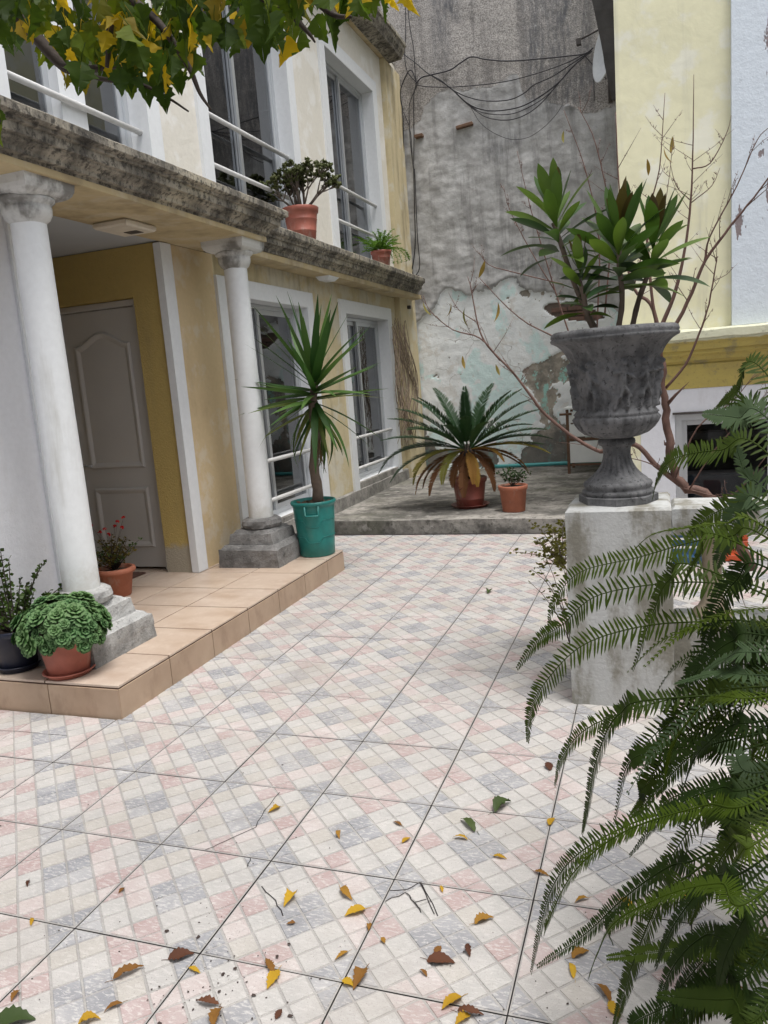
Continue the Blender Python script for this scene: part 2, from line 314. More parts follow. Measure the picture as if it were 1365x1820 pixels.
L_JADE = leafmat('leaf_jade', (.06, .085, .03), (.15, .15, .045), .4, .05, 30); L_ASP = leafmat('leaf_asparagus', (.08, .20, .02), (.19, .32, .04), .6, .3, 12)
L_SEM = leafmat('leaf_rosette', (.035, .105, .030), (.075, .17, .05), .45, .1, 14); L_SEME = leafmat('leaf_rosette_tip', (.12, .23, .09), (.16, .27, .11), .5, .1)
L_PORT = leafmat('leaf_portulacaria', (.05, .09, .015), (.11, .15, .025), .4, .1, 20)
L_BEG = leafmat('leaf_begonia', (.10, .09, .02), (.22, .12, .03), .5, .2, 20); L_RED = leafmat('petal_red', (.45, .02, .025), (.60, .03, .03), .5, .2)
L_BUSH = leafmat('leaf_bush', (.025, .06, .015), (.06, .105, .03), .5, .15, 20); L_WEED = leafmat('leaf_weed', (.07, .11, .02), (.16, .15, .04), .6, .2, 20)
L_FY = leafmat('fallen_yellow', (.46, .27, .02), (.58, .36, .03), .6, .15); L_FB = leafmat('fallen_brown', (.22, .10, .025), (.36, .19, .03), .7, .1); L_FD = leafmat('fallen_dark', (.09, .035, .02), (.15, .06, .03), .8, .05); L_FG = leafmat('fallen_green', (.04, .07, .02), (.07, .10, .03), .45, .1); L_FP = leafmat('fallen_pale', (.45, .40, .30), (.5, .44, .33), .7, .1)
M_BARK = simple('bark_red', (.125, .066, .050), .75, .3, 30, .5, 80); M_BARKG = simple('bark_grey', (.14, .105, .08), .85, .3, 30, .6, 70); M_BARKD = simple('bark_dark', (.035, .024, .018), .85, .3, 30, .5, 70)
M_VINE = simple('dry_vine', (.26, .20, .15), .9, .3, 30)
M_BRICK = simple('old_brick', (.19, .115, .09), .95, .45, 12, .8, 40)
M_JADEST = simple('jade_stem', (.12, .095, .075), .85)

# ================================================================== THE SETTING
HP, XF, TP = .172, -3.45, .4375           # porch height, house front, tile pitch
PX1, PY0, PY1 = -2.525, 2.95, 5.92        # porch front edge and ends
YB, YR = 11.5, 7.6                        # back wall, right-hand house
mb = MB(); mb.add([(-60, -60, -.06), (60, -60, -.06), (60, 60, -.06), (-60, 60, -.06)], [(0, 1, 2, 3)]); struct(mb.build('ground', M_GROUND))

# ---- courtyard floor: mosaic-pattern tiles laid one by one
def clip(poly, ax, lim, sgn):
    out = []
    for i in range(len(poly)):
        a, b = poly[i], poly[(i+1) % len(poly)]; da = sgn*(lim-a[ax]); db = sgn*(lim-b[ax])
        if da >= 0: out.append(a)
        if (da >= 0) != (db >= 0): t = da/(da-db); out.append((a[0]+(b[0]-a[0])*t, a[1]+(b[1]-a[1])*t))
    return out
def inset(poly, d):
    n = len(poly); out = []; L = []
    for i in range(n):
        a, b = Vector(poly[i]), Vector(poly[(i+1) % n]); e = (b-a)
        if e.length < 1e-6: return None
        e.normalize(); nn = Vector((-e.y, e.x)); L.append((a+nn*d, e))
    for i in range(n):
        p, e = L[i-1]; q, f = L[i]; cr = e.x*f.y-e.y*f.x
        if abs(cr) < 1e-6: return None
        t = ((q-p).x*f.y-(q-p).y*f.x)/cr; out.append(p+e*t)
    return [tuple(v) for v in out]
def area(p): return sum(p[i-1][0]*p[i][1]-p[i][0]*p[i-1][1] for i in range(len(p)))/2
def tile_mesh(seed):
    rr = random.Random(seed); s = TP/2-.0019; m = MB(); c = TP/(4*sqrt(2))
    m.sq([(-s, s, -s, s, -.014), (-s, s, -s, s, -.0036)], 5); m.sq([(-s, s, -s, s, -.0035), (-s+.001, s-.001, -s+.001, s-.001, -.0026)], 4)
    q = sqrt(.5)
    for i in range(-5, 5):
        for j in range(-5, 5):
            # 2x2-cell blocks centred on the tile's corner, centre (grey) and edge middles (rose)
            bi, bj = math.floor((i+1)/2), math.floor((j+1)/2)
            u0_, v0_ = i*c, j*c; pl = []
            for (u, v) in ((u0_, v0_), (u0_+c, v0_), (u0_+c, v0_+c), (u0_, v0_+c)): pl.append(((u-v)*q, (u+v)*q))
            for ax in (0, 1):
                for sg in (1, -1):
                    if pl: pl = clip(pl, ax, sg*(s-.0006), sg)
            if len(pl) < 3: continue
            pl = [p for k_, p in enumerate(pl) if (Vector(p)-Vector(pl[k_-1])).length > 1e-4]
            if len(pl) < 3 or area(pl) < c*c*.06: continue
            a = inset(pl, .0024); b = inset(pl, .0044)
            if not a or not b or area(b) <= 0: continue
            q_ = rr.random(); mi = (2 if q_ < .78 else 6) if (bi % 2 == 0 and bj % 2 == 0) else (3 if q_ < .72 else 7) if (bi % 2 and bj % 2) else (1 if q_ < .25 else 7 if q_ < .33 else 8 if q_ < .6 else 0)
            n = len(pl); h = rr.uniform(-.0003, .0003)
            vs = [(x, y, -.0036) for x, y in a]+[(x, y, h) for x, y in b]
            m.add(vs, [tuple(range(n, 2*n))]+[(k_, (k_+1) % n, n+(k_+1) % n, n+k_) for k_ in range(n)], mi)
    return m
TILEM = [tile_mesh(i) for i in range(7)]
TILEME = [t.mesh('floor_tile', [M_TW, M_TC, M_TG, M_TR, M_TE, M_JOINT, M_TG2, M_TR2, M_TD]) for t in TILEM]
mb = MB(); mb.box(-7, 4.5, -2.6, 7.45, -.055, -.016); floor = struct(mb.build('courtyard_floor', M_JOINT))
X0, Y0 = -.806, 1.632
rest = MB(); cnt = 0
spots = []
for i in range(-14, 12):
    for j in range(-10, 14):
        cx = X0+(i+.5)*TP; cy = Y0+(j+.5)*TP
        if cx < XF-.05 or cx > 4.2 or cy > 7.45-.15: continue
        if cx-TP*.4 < PX1-.03 and cx+TP*.5 <= PX1+TP*.46 and cy > PY0+.12 and cy < PY1-.12: continue
        q = Vector((cx, cy, 0))-CP; dz = q.dot(fwd); vis = False
        if dz > .3:
            sx = 682.5+F_PX*q.dot(right)/dz; sy = 910-F_PX*q.dot(up)/dz; mg = TP*.6*F_PX/dz; vis = -mg < sx < 1365+mg and sy < 1820+mg
        spots.append((not vis, cy, cx, j))
spots.sort()
for (nv, cy, cx, j) in spots:
    kx = R.randrange(7); M = Matrix.Translation((cx, cy, R.uniform(-.0012, .0004))) @ Matrix.Rotation(pi/2*R.randrange(4)+R.uniform(-.002, .002), 4, 'Z')
    if not nv and cnt < 290:
        inst('floor_tile', TILEME[kx], M, floor); cnt += 1
    else:
        t = TILEM[kx]; b = len(rest.v); rest.v += [tuple(M @ Vector(v)) for v in t.v]; rest.f += [tuple(b+x for x in f) for f in t.f]; rest.mi += t.mi; rest.sm += t.sm
if rest.v: stuff(rest.build('floor_tiles_out_of_view', [M_TW, M_TC, M_TG, M_TR, M_TE, M_JOINT, M_TG2, M_TR2, M_TD], floor))
# cracks in the tiles, as seen below the urn and left of it
def ribbon(mb, pts, w, z):
    for a, b in zip(pts[:-1], pts[1:]):
        a = Vector(a); b = Vector(b); e = (b-a).normalized(); n = Vector((-e.y, e.x, 0))*w
        mb.add([a-n, b-n, b+n, a+n], [(0, 1, 2, 3)])
mb = MB()
for pl in ([(692, 1582), (725, 1580), (746, 1568), (772, 1625)], [(685, 1602), (720, 1586), (738, 1605), (748, 1622)], [(738, 1603), (758, 1598)], [(748, 1568), (778, 1628)], [(497, 1408), (470, 1440), (455, 1470), (400, 1495), (365, 1510)], [(445, 1525), (440, 1540)], [(465, 1575), (490, 1600), (503, 1628)], [(-30, 1296), (60, 1302), (119, 1308)]):
    P = [atZ(a, b, .0012) for a, b in pl]; P2 = []
    for a, b in zip(P[:-1], P[1:]):
        for t in (0, .33, .66): P2.append(a.lerp(b, t)+Vector((R.uniform(-.004, .004), R.uniform(-.004, .004), 0)) if t else a)
    ribbon(mb, P2+[P[-1]], .0016, 0)
mb.build('crack', M_JOINT, floor)

# ---- tiled porch
mb = MB(); mb.box(-5.6, PX1-.006, PY0+.006, PY1-.006, -.05, HP-.0035); porch = struct(mb.build('porch', M_PJ))
def slab(m, x0, x1, y0, y1, z0, z1, g=.003): m.box(x0+g, x1-g, y0+g, y1-g, z0, z1, 0, .0022)
ys = [PY0, 3.385, 3.822, 4.26, 4.697, 5.135, 5.572, PY1]; xs = [PX1, -2.985, -3.422, -3.86, -4.3, -4.74, -5.18, -5.6]
for a, b in zip(ys[:-1], ys[1:]):
    for c_, d in zip(xs[1:], xs[:-1]):
        if d < XF-.02 and (a > 5.3 or b < 3.5): continue
        m = MB(); x1 = d+(.002 if d == PX1 else 0); m.box(c_+.0055, x1-.0035, a+.0055, b-.0055, HP-.0125, HP+R.uniform(-.0008, .0006), 0, .0016); m.build('porch_tile', M_PT, porch)
    m = MB(); m.box(PX1-.0115, PX1, a+.003, b-.003, -.012, HP-.019, 0, .0015); m.build('riser_tile', M_RIS, porch)
xs2 = [PX1, -2.965, -3.40, -3.46]
for d, c_ in zip(xs2[:-1], xs2[1:]):
    m = MB(); m.box(c_+.003, d-.003, PY0, PY0+.0115, -.012, HP-.019, 0, .0015); m.build('riser_tile', M_RIS, porch)
    m = MB(); m.box(c_+.003, d-.003, PY1-.0115, PY1, -.012, HP-.019, 0, .0015); m.build('riser_tile', M_RIS, porch)

# ---- raised concrete terrace in front of the back wall
mb = MB(); nx, ny = 56, 60; x0, x1, y0, y1 = XF-.02, 4.2, 7.452, YB+.02
def tz(x, y): return .132+.010*noise.noise(Vector((x*1.3, y*1.1, 1)))+.006*noise.noise(Vector((x*4, y*7, 5)))
V = [(x0+(x1-x0)*i/nx, y0+(y1-y0)*j/ny+(.012*noise.noise(Vector((i*.6, 3, 2))) if j == 0 else 0), 0) for j in range(ny+1) for i in range(nx+1)]
V = [(x, y, tz(x, y)-(.008 if j_ < nx+1 else 0)) for j_, (x, y, z) in enumerate(V)]
mb.add(V, [(j*(nx+1)+i, j*(nx+1)+i+1, (j+1)*(nx+1)+i+1, (j+1)*(nx+1)+i) for j in range(ny) for i in range(nx)], 0, True)
fr_ = [V[i] for i in range(nx+1)]; mb.add(fr_+[(x, y-.004+.006*noise.noise(Vector((x*5, 1, 1))), -.02) for x, y, z in fr_], [(i+1, i, nx+1+i, nx+2+i) for i in range(nx)], 0)
struct(mb.build('terrace', M_TERR))

# ================================================================== THE HOUSE ON THE LEFT
house = thing('house', 'cream two-storey house with white window surrounds, columned porch and weathered ledges', 'house', (-5.5, 5, 0))
def wall_x(name, X, y0, y1, z0, z1, holes, mats, depth=.16, zmat=None, step=.25, jit=.004):
    """wall in the plane x=X facing +x, with openings (ya,yb,za,zb) and their reveals"""
    m = MB(); ysx = sorted({y0, y1, *[h[i] for h in holes for i in (0, 1)]}); zsx = sorted({z0, z1, *[h[i] for h in holes for i in (2, 3)]})
    def fine(l):
        o = []
        for a, b in zip(l[:-1], l[1:]):
            n = max(1, int((b-a)/step)); o += [a+(b-a)*k_/n for k_ in range(n)]
        return o+[l[-1]]
    ysx = fine(ysx); zsx = fine(zsx); idx = {}
    for a, y in enumerate(ysx):
        for b, z in enumerate(zsx):
            idx[a, b] = len(m.v); edge = any(abs(y-h[0]) < .01 or abs(y-h[1]) < .01 or abs(z-h[2]) < .01 or abs(z-h[3]) < .01 for h in holes)
            m.v.append((X+(0 if edge else jit*noise.noise(Vector((y*2.3, z*2.3, X)))), y, z))
    for a in range(len(ysx)-1):
        for b in range(len(zsx)-1):
            ym = (ysx[a]+ysx[a+1])/2; zm = (zsx[b]+zsx[b+1])/2
            if any(h[0] < ym < h[1] and h[2] < zm < h[3] for h in holes): continue
            m.f.append((idx[a, b], idx[a+1, b], idx[a+1, b+1], idx[a, b+1])); m.mi.append(0); m.sm.append(False)
    for (a, b, c_, d) in holes:
        e = X-depth
        m.add([(X, a, c_), (X, b, c_), (X, b, d), (X, a, d), (e, a, c_), (e, b, c_), (e, b, d), (e, a, d)], [(0, 4, 5, 1), (1, 5, 6, 2), (2, 6, 7, 3), (3, 7, 4, 0)], 1)
    return m.build(name, mats, house)
# openings: lower two, upper three
W1 = (6.02, 7.64, .33, 2.375); W2 = (8.73, 10.28, .36, 2.375); U1 = (3.81, 5.14, 3.0, 5.30); U2 = (6.02, 7.66, 3.0, 5.30); U3 = (8.74, 10.34, 3.0, 5.30)
wall_x('wall', XF, -1.5, 3.70, 0, 2.70, [], [M_WWALL, M_TRIM])
wall_x('wall', XF, 5.13, 5.86, 0, 2.70, [], [M_PEACH, M_TRIM])
wall_x('wall', XF-.002, 5.86, YB, 0, 2.82, [W1, W2], [M_YELL, M_TRIM], .2)
wall_x('wall', XF, -1.5, YB, 2.82, 6.0, [U1, U2, U3], [M_CREAM, M_TRIM], .2)
# entrance recess: side walls, door wall with the doorway, ceiling
DW = 5.13; DX0, DX1, DZ = -4.56, -3.735, 2.33
m = MB()
for (a, b, c_, d) in ((-5.6, DX0, 0, 2.70), (DX1, XF-.004, 0, 2.70), (DX0, DX1, DZ, 2.70)): m.add([(a, DW, c_), (b, DW, c_), (b, DW, d), (a, DW, d)], [(0, 1, 2, 3)])
m.add([(DX0, DW, 0), (DX0, DW+.14, 0), (DX0, DW+.14, DZ), (DX0, DW, DZ)], [(0, 1, 2, 3)]); m.add([(DX1, DW, 0), (DX1, DW+.14, 0), (DX1, DW+.14, DZ), (DX1, DW, DZ)], [(3, 2, 1, 0)])
m.add([(DX0, DW, DZ), (DX1, DW, DZ), (DX1, DW+.14, DZ), (DX0, DW+.14, DZ)], [(0, 1, 2, 3)]); m.build('wall', M_OCHRE, house)
m = MB(); m.box(-5.75, -5.6, 3.55, DW+.2, 0, 2.72); m.box(-5.6, XF-.02, 3.55, 3.69, 0, 2.72); m.build('wall', M_OCHRE, house)
m = MB(); m.box(-5.6, XF-.001, 3.60, DW+.1, 2.705, 2.80); m.build('ceiling', M_CEIL, house)
# white corner strips at both sides of the recess
m = MB(); m.box(XF-.04, XF+.022, DW-.022, DW+.115, HP, 2.695, 0, .006); m.build('corner_strip', M_TRIM, house, (.003, 5))
m = MB(); m.box(XF-.10, XF+.02, 3.645, 3.735, HP, 2.695, 0, .006); m.build('corner_strip', M_TRIM, house, (.003, 5))
# door
dr = MB(); dy = DW+.085; dr.box(DX0+.055, DX1-.055, dy, dy+.04, HP+.02, DZ-.055, 0, .002); door = dr.build('door', M_DOOR, house)
m = MB()
m.box(DX0+.002, DX0+.05, dy-.035, dy+.05, HP, DZ-.003, 0, .004); m.box(DX1-.05, DX1-.002, dy-.035, dy+.05, HP, DZ-.003, 0, .004); m.box(DX0+.051, DX1-.051, dy-.034, dy+.05, DZ-.05, DZ-.004, 0, .004); m.build('door_frame', M_DOOR, door)
def panel(outline):
    m = MB(); O = [outline]
    for d in (.012, .026, .05): O.append(inset(outline, d))
    dep = [-.002, -.018, -.016, .004]; lv = []
    rings = [[(x, dy-.002+ -dd, z) for x, z in o] for o, dd in zip(O, (0.0, .016, .014, .002))]
    n = len(outline); vs = sum(rings, [])
    fs = [(k_*n+i, k_*n+(i+1) % n, (k_+1)*n+(i+1) % n, (k_+1)*n+i) for k_ in range(3) for i in range(n)]; fs.append(tuple(range(3*n, 4*n))); m.add(vs, fs)
    return m
px0, px1 = DX0+.15, DX1-.145; zt = 2.06
top = [(px0, 1.02), (px1, 1.02), (px1, zt-.05)]+[(px1+(px0-px1)*t, zt-.05+.10*(sin(pi*t)**2 if 0 < t < 1 else 0)) for t in [i/14 for i in range(1, 14)]]+[(px0, zt-.05)]
panel(top).build('door_panel', M_DOOR, door); panel([(px0, .36), (px1, .36), (px1, .86), (px0, .86)]).build('door_panel', M_DOOR, door)
m = MB(); m.tube([(DX0+.10, dy-.001, 1.05), (DX0+.10, dy-.05, 1.05), (DX0+.20, dy-.055, 1.05)], .009, 8); m.build('door_handle', M_ALU, door)
# windows
def window(h, rails, sil, trim=.16, double=False, top_trim=True, mull=None):
    ya, yb, za, zb = h; w = thing_part = MB(); X = XF
    # surround proud of the wall
    w = MB(); t = trim; o = X+.028; zb2 = za-(.0 if za > 2 else .10)
    for (a, b, c_, d) in ((ya-t, ya, zb2, zb+t), (yb, yb+t, zb2, zb+t), (ya+.0005, yb-.0005, zb, zb+t)): w.box(X-.01, o, a, b, c_, d, 0, .005)
    win = w.build('window', M_TRIM, house, (.002, 4))
    gx = X-.15; f = .045
    w = MB()
    for (a, b, c_, d) in ((ya+.002, ya+f, za, zb-.002), (yb-f, yb-.002, za, zb-.002), (ya+f, yb-f, za, za+f), (ya+f, yb-f, zb-f, zb-.002)): w.box(gx-.05, gx+.02, a, b, c_, d, 0, .004)
    if sil:
        w.box(X-.20, X+.02, ya+.003, yb-.003, za-.10, za-.002, 1, .008)
    w.build('window_frame', [M_ALU, M_CONC], win)
    ym = mull or (ya+yb)/2; s = .05
    if double:
        m = MB(); m.box(gx-.06, gx+.075, ym-.12, ym+.12, za, zb-.003, 0, .004); m.build('mullion', M_TRIM, win); sets = ((ya+f, ym-.12, gx-.01), (ym+.12, yb-f, gx-.01))
    else: sets = ((ya+f, ym+s/2, gx-.032), (ym-s/2, yb-f, gx+.0))
    for (a, b, x) in sets:
        m = MB()
        for (p, q, r_, t_) in ((a, a+s, za+f, zb-f), (b-s, b, za+f, zb-f), (a+s, b-s, za+f, za+f+s), (a+s, b-s, zb-f-s, zb-f)): m.box(x-.012, x+.012, p+.001, q-.001, r_+.001, t_-.001, 0, .002)
        sa = m.build('sash', M_ALU, win)
        m = MB(); m.add([(x, a+s-.005, za+f+s-.005), (x, b-s+.005, za+f+s-.005), (x, b-s+.005, zb-f-s+.005), (x, a+s-.005, zb-f-s+.005)], [(0, 1, 2, 3)]); m.build('pane', M_GLASS, sa)
    for z in rails:
        m = MB(); m.tube([(X-.05, ya-.005, z), (X-.05, yb+.005, z)], .021, 10); m.build('rail', M_RAIL, win)
    return win
window(W1, (.89, .51), True); window(W2, (.89, .51), True); window(U1, (3.467,), False, double=True); window(U2, (3.875, 3.47), False); window(U3, (3.875, 3.47), False)
# dim rooms behind the glass
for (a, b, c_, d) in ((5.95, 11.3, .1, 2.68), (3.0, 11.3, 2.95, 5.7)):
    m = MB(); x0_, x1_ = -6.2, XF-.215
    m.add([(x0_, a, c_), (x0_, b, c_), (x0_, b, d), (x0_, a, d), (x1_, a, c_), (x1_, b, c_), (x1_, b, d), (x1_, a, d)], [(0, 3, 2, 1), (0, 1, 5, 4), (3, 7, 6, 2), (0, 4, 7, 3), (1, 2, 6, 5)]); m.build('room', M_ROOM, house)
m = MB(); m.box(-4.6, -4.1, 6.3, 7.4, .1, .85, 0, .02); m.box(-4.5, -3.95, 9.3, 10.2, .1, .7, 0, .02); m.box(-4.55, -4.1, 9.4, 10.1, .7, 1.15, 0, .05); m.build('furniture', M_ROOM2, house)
# mouldings (porch cornice, first-floor ledge, roof cornice): profile (out,z) swept round three sides
def moulding(name, prof, xb, y0, y1, xw, mat, amp=.006, ends=(1, 1), n=None, under=None):
    m = MB(); n = n or int((y1-y0)/.07); rings = []
    for (d, z) in prof:
        e0 = d*ends[0]; e1 = d*ends[1]; row = [(xw, y0-e0, z)]+[((xw+(xb+d-xw)*i/8), y0-e0, z) for i in range(1, 8)]
        row += [(xb+d, y0-e0+(y1+e1-y0+e0)*i/n, z) for i in range(n+1)]
        row += [((xb+d)+(xw-xb-d)*i/8, y1+e1, z) for i in range(1, 8)]+[(xw, y1+e1, z)]
        rings.append([tuple(Vector(p)+noise.noise_vector(Vector(p)*2.3)*amp*.8+noise.noise_vector(Vector(p)*14)*amp*.45) for p in row])
    L_ = len(rings[0]); vs = sum(rings, []); fs = [(k_*L_+i, k_*L_+i+1, (k_+1)*L_+i+1, (k_+1)*L_+i) for k_ in range(len(rings)-1) for i in range(L_-1)]
    m.add(vs, fs, 0); t = rings[-1]; m.add([t[7], t[L_-8], t[L_-1], t[0]], [(0, 1, 2, 3)], 0); b = rings[0]
    m.add(b, [tuple(range(L_))[::-1]], 1)
    return m.build(name, [mat, under or mat], house)
CPROF = [(-.12, 2.735), (-.118, 2.752), (-.085, 2.754), (-.083, 2.775), (-.065, 2.79), (-.04, 2.80), (-.038, 2.812), (-.018, 2.814), (-.016, 2.858), (.002, 2.862), (.002, 2.876), (.022, 2.880), (.034, 2.888), (.036, 2.925), (.020, 2.936)]
moulding('cornice', CPROF, -2.74, 2.85, 5.80, XF+.003, M_STONE, .005)
m = MB(); m.box(XF+.002, -2.86, 2.95, 5.72, 2.70, 2.737, 0, .003); m.build('soffit', M_SOFF, house)
LPROF = [(-.07, 2.755), (-.068, 2.785), (-.04, 2.80), (-.038, 2.815), (-.014, 2.82), (-.012, 2.865), (.006, 2.87), (.006, 2.888), (.03, 2.90), (.04, 2.915), (.042, 2.962), (.022, 2.976)]
moulding('ledge', LPROF, -3.14, 5.95, 11.12, XF+.003, M_STONE, .005, (0, 0.3))
m = MB(); m.box(XF+.004, XF+.23, 5.87, 11.3, 2.70, 2.757, 0, .004); m.build('ledge_soffit', M_SOFF, house)
RPROF = [(-.22, 5.86), (-.05, 5.90), (-.04, 5.93), (-.01, 5.98), (.0, 6.03), (.02, 6.05), (.02, 6.09)]
moulding('roof_cornice', RPROF, -3.16, -1.5, 11.1, XF+.003, M_STONE, .006, (0, .3), under=M_SOFF)
m = MB(); m.box(-9, XF+.004, -1.5, YB, 6.0, 6.12); m.build('roof', M_CONC, house)
m = MB(); m.box(-9, XF-.26, -1.5, -1.4, 0, 6.0); m.box(-9, -8.9, -1.4, YB, 0, 6.0); m.build('wall', M_CREAM, house)
m = MB(); m.lathe([(.055, 6.05), (.055, 6.42), (.07, 6.425), (.07, 6.46), (.05, 6.462)], (-3.50, 11.2, 0), 14); m.build('vent_pipe', M_LAMP, house)
# corner pilaster at the far end
m = MB(); m.box(XF-.01, XF+.075, 10.72, YB-.02, .1, 2.75, 0, .01); m.box(XF-.01, XF+.07, 10.80, YB-.02, 2.98, 5.86, 0, .01); m.build('pilaster', M_YELL, house, (.006, 4))
# flat lamp under the porch cornice, small cap under the ledge
m = MB(); m.box(-3.40, -3.14, 4.34, 4.66, 2.655, 2.699, 0, .012); lp = m.build('ceiling_lamp', M_LAMP, house)
m = MB(); m.box(-3.30, -3.2, 4.52, 4.6, 2.652, 2.6545); m.build('lamp_slot', M_DARKM, lp)
m = MB(); m.sq([(-3.36, -3.26, 7.86, 8.06, 2.66), (-3.38, -3.22, 7.82, 8.10, 2.70)]); m.build('lamp_cap', M_TRIM, house)
m = MB(); m.box(-3.375, -3.33, 11.05, 11.10, 2.56, 2.61, 0, .004); m.build('hook_box', M_DARKM, house)
# low grey plinth course along the wall foot beyond the porch
m = MB(); nseg = 40
for i in range(nseg):
    a = 5.93+(10.7-5.93)*i/nseg; b = 5.93+(10.7-5.93)*(i+1)/nseg
    m.add([(XF+.05+.01*noise.noise(Vector((a*4, 0, 0))), a, -.01), (XF+.05+.01*noise.noise(Vector((b*4, 0, 0))), b, -.01), (XF+.035, b, .27+.015*noise.noise(Vector((b*3, 1, 0)))), (XF+.035, a, .27+.015*noise.noise(Vector((a*3, 1, 0)))), (XF-.01, b, .285), (XF-.01, a, .285)], [(0, 1, 2, 3), (3, 2, 4, 5)])
m.build('wall_foot', M_CONC, house)
# columns
def column(cy, broken):
    cx = -3.065
    m = MB(); m.lathe([(.101, .535), (.1, .6), (.098, 1.2), (.092, 1.9), (.089, 2.50)], (cx, cy, 0), 40); col = m.build('column', M_WHITE, house)
    m = MB(); m.lathe([(.089, 2.495), (.092, 2.502), (.108, 2.515), (.122, 2.545), (.124, 2.575), (.120, 2.578), (.126, 2.59), (.143, 2.603), (.146, 2.618), (.13, 2.62)], (cx, cy, 0), 40)
    h = [(.125, 2.615), (.15, 2.625), (.166, 2.64), (.172, 2.655), (.175, 2.66), (.178, 2.70), (.18, 2.738)]; m.sq([(cx-a, cx+a, cy-a, cy+a, z) for a, z in h]); m.build('capital', M_CAP, col, (.004, 9))
    m = MB(); b = .262
    def blk(a0, a1, z0, z1, n=7):
        rings = []; 
        for k_ in range(n):
            t = k_/(n-1); a = a0+(a1-a0)*t; z = z0+(z1-z0)*t; row = []
            for s in range(4):
                for i in range(9):
                    u = -1+2*i/9; p = {0: (u, -1), 1: (1, u), 2: (-u, 1), 3: (-1, -u)}[s]; v = Vector((cx-.012+p[0]*a, cy+p[1]*a, z)); v += noise.noise_vector(v*9)*.007+noise.noise_vector(v*25)*.004; row.append(tuple(v))
            rings.append(row)
        L_ = 36; m.add(sum(rings, []), [(k_*L_+i, k_*L_+(i+1) % L_, (k_+1)*L_+(i+1) % L_, (k_+1)*L_+i) for k_ in range(n-1) for i in range(L_)]+[tuple(range((n-1)*L_, n*L_))])
    blk(.268, .262, HP-.005, .315); blk(.25, .225, .312, .345, 3); blk(.20, .185, .343, .43); blk(.17, .15, .428, .455, 3)
    m.lathe([(.135, .45), (.155, .465), (.165, .49), (.155, .52), (.13, .535), (.10, .54)], (cx, cy, 0), 30, fl=lambda i, a, r, z: r*(1+.07*noise.noise(Vector((cos(a)*3, sin(a)*3, z*30+cy)))+.05*noise.noise(Vector((cos(a)*9, sin(a)*9, z*60)))), sm=False)
    m.build('base', broken, col)
k, c, h = plaster('capital_paint', (.60, .60, .58), (.10, .092, .08), .47, .60, 3.6, streak=.3); M_CAP = k.done(c, .8, k.bump(h, .6, .01))
M_BASE1 = concrete('base_painted', (.20, .20, .195), (.44, .44, .43)); M_BASE2 = concrete('base_grey', (.10, .098, .095), (.25, .245, .24))
column(3.405, M_BASE1); column(5.545, M_BASE2)

# ================================================================== BACK WALL
def vn(x, z, s, o=0): return noise.fractal(Vector((x*s+o, z*s, o*1.7)), 1.0, 2.0, 5)
LOWB = [(-3.6, 2.3), (-3.34, 2.42), (-2.92, 2.76), (-2.41, 2.74), (-2.0, 2.84), (-1.52, 2.72), (-1.1, 2.5), (-.46, 2.3), (6, 2.2)]
UPB = [(-3.6, 5.1), (-3.17, 5.2), (-2.67, 5.55), (-2.09, 5.57), (-1.71, 5.48), (-1.61, 5.15), (-.97, 5.02), (6, 5.05)]
def lin(T, x):
    if x <= T[0][0]: return T[0][1]
    for a, b in zip(T[:-1], T[1:]):
        if x <= b[0]: return a[1]+(b[1]-a[1])*(x-a[0])/(b[0]-a[0])
    return T[-1][1]
bx0, bx1, bz0, bz1 = -4.2, .6, .05, 7.2; NX, NZ = 240, 330
BV = []; A_low = []; A_up = []; A_bare = []; A_stain = []; A_teal = []; A_white = []
BR0 = Vector((-1.08, 2.30))
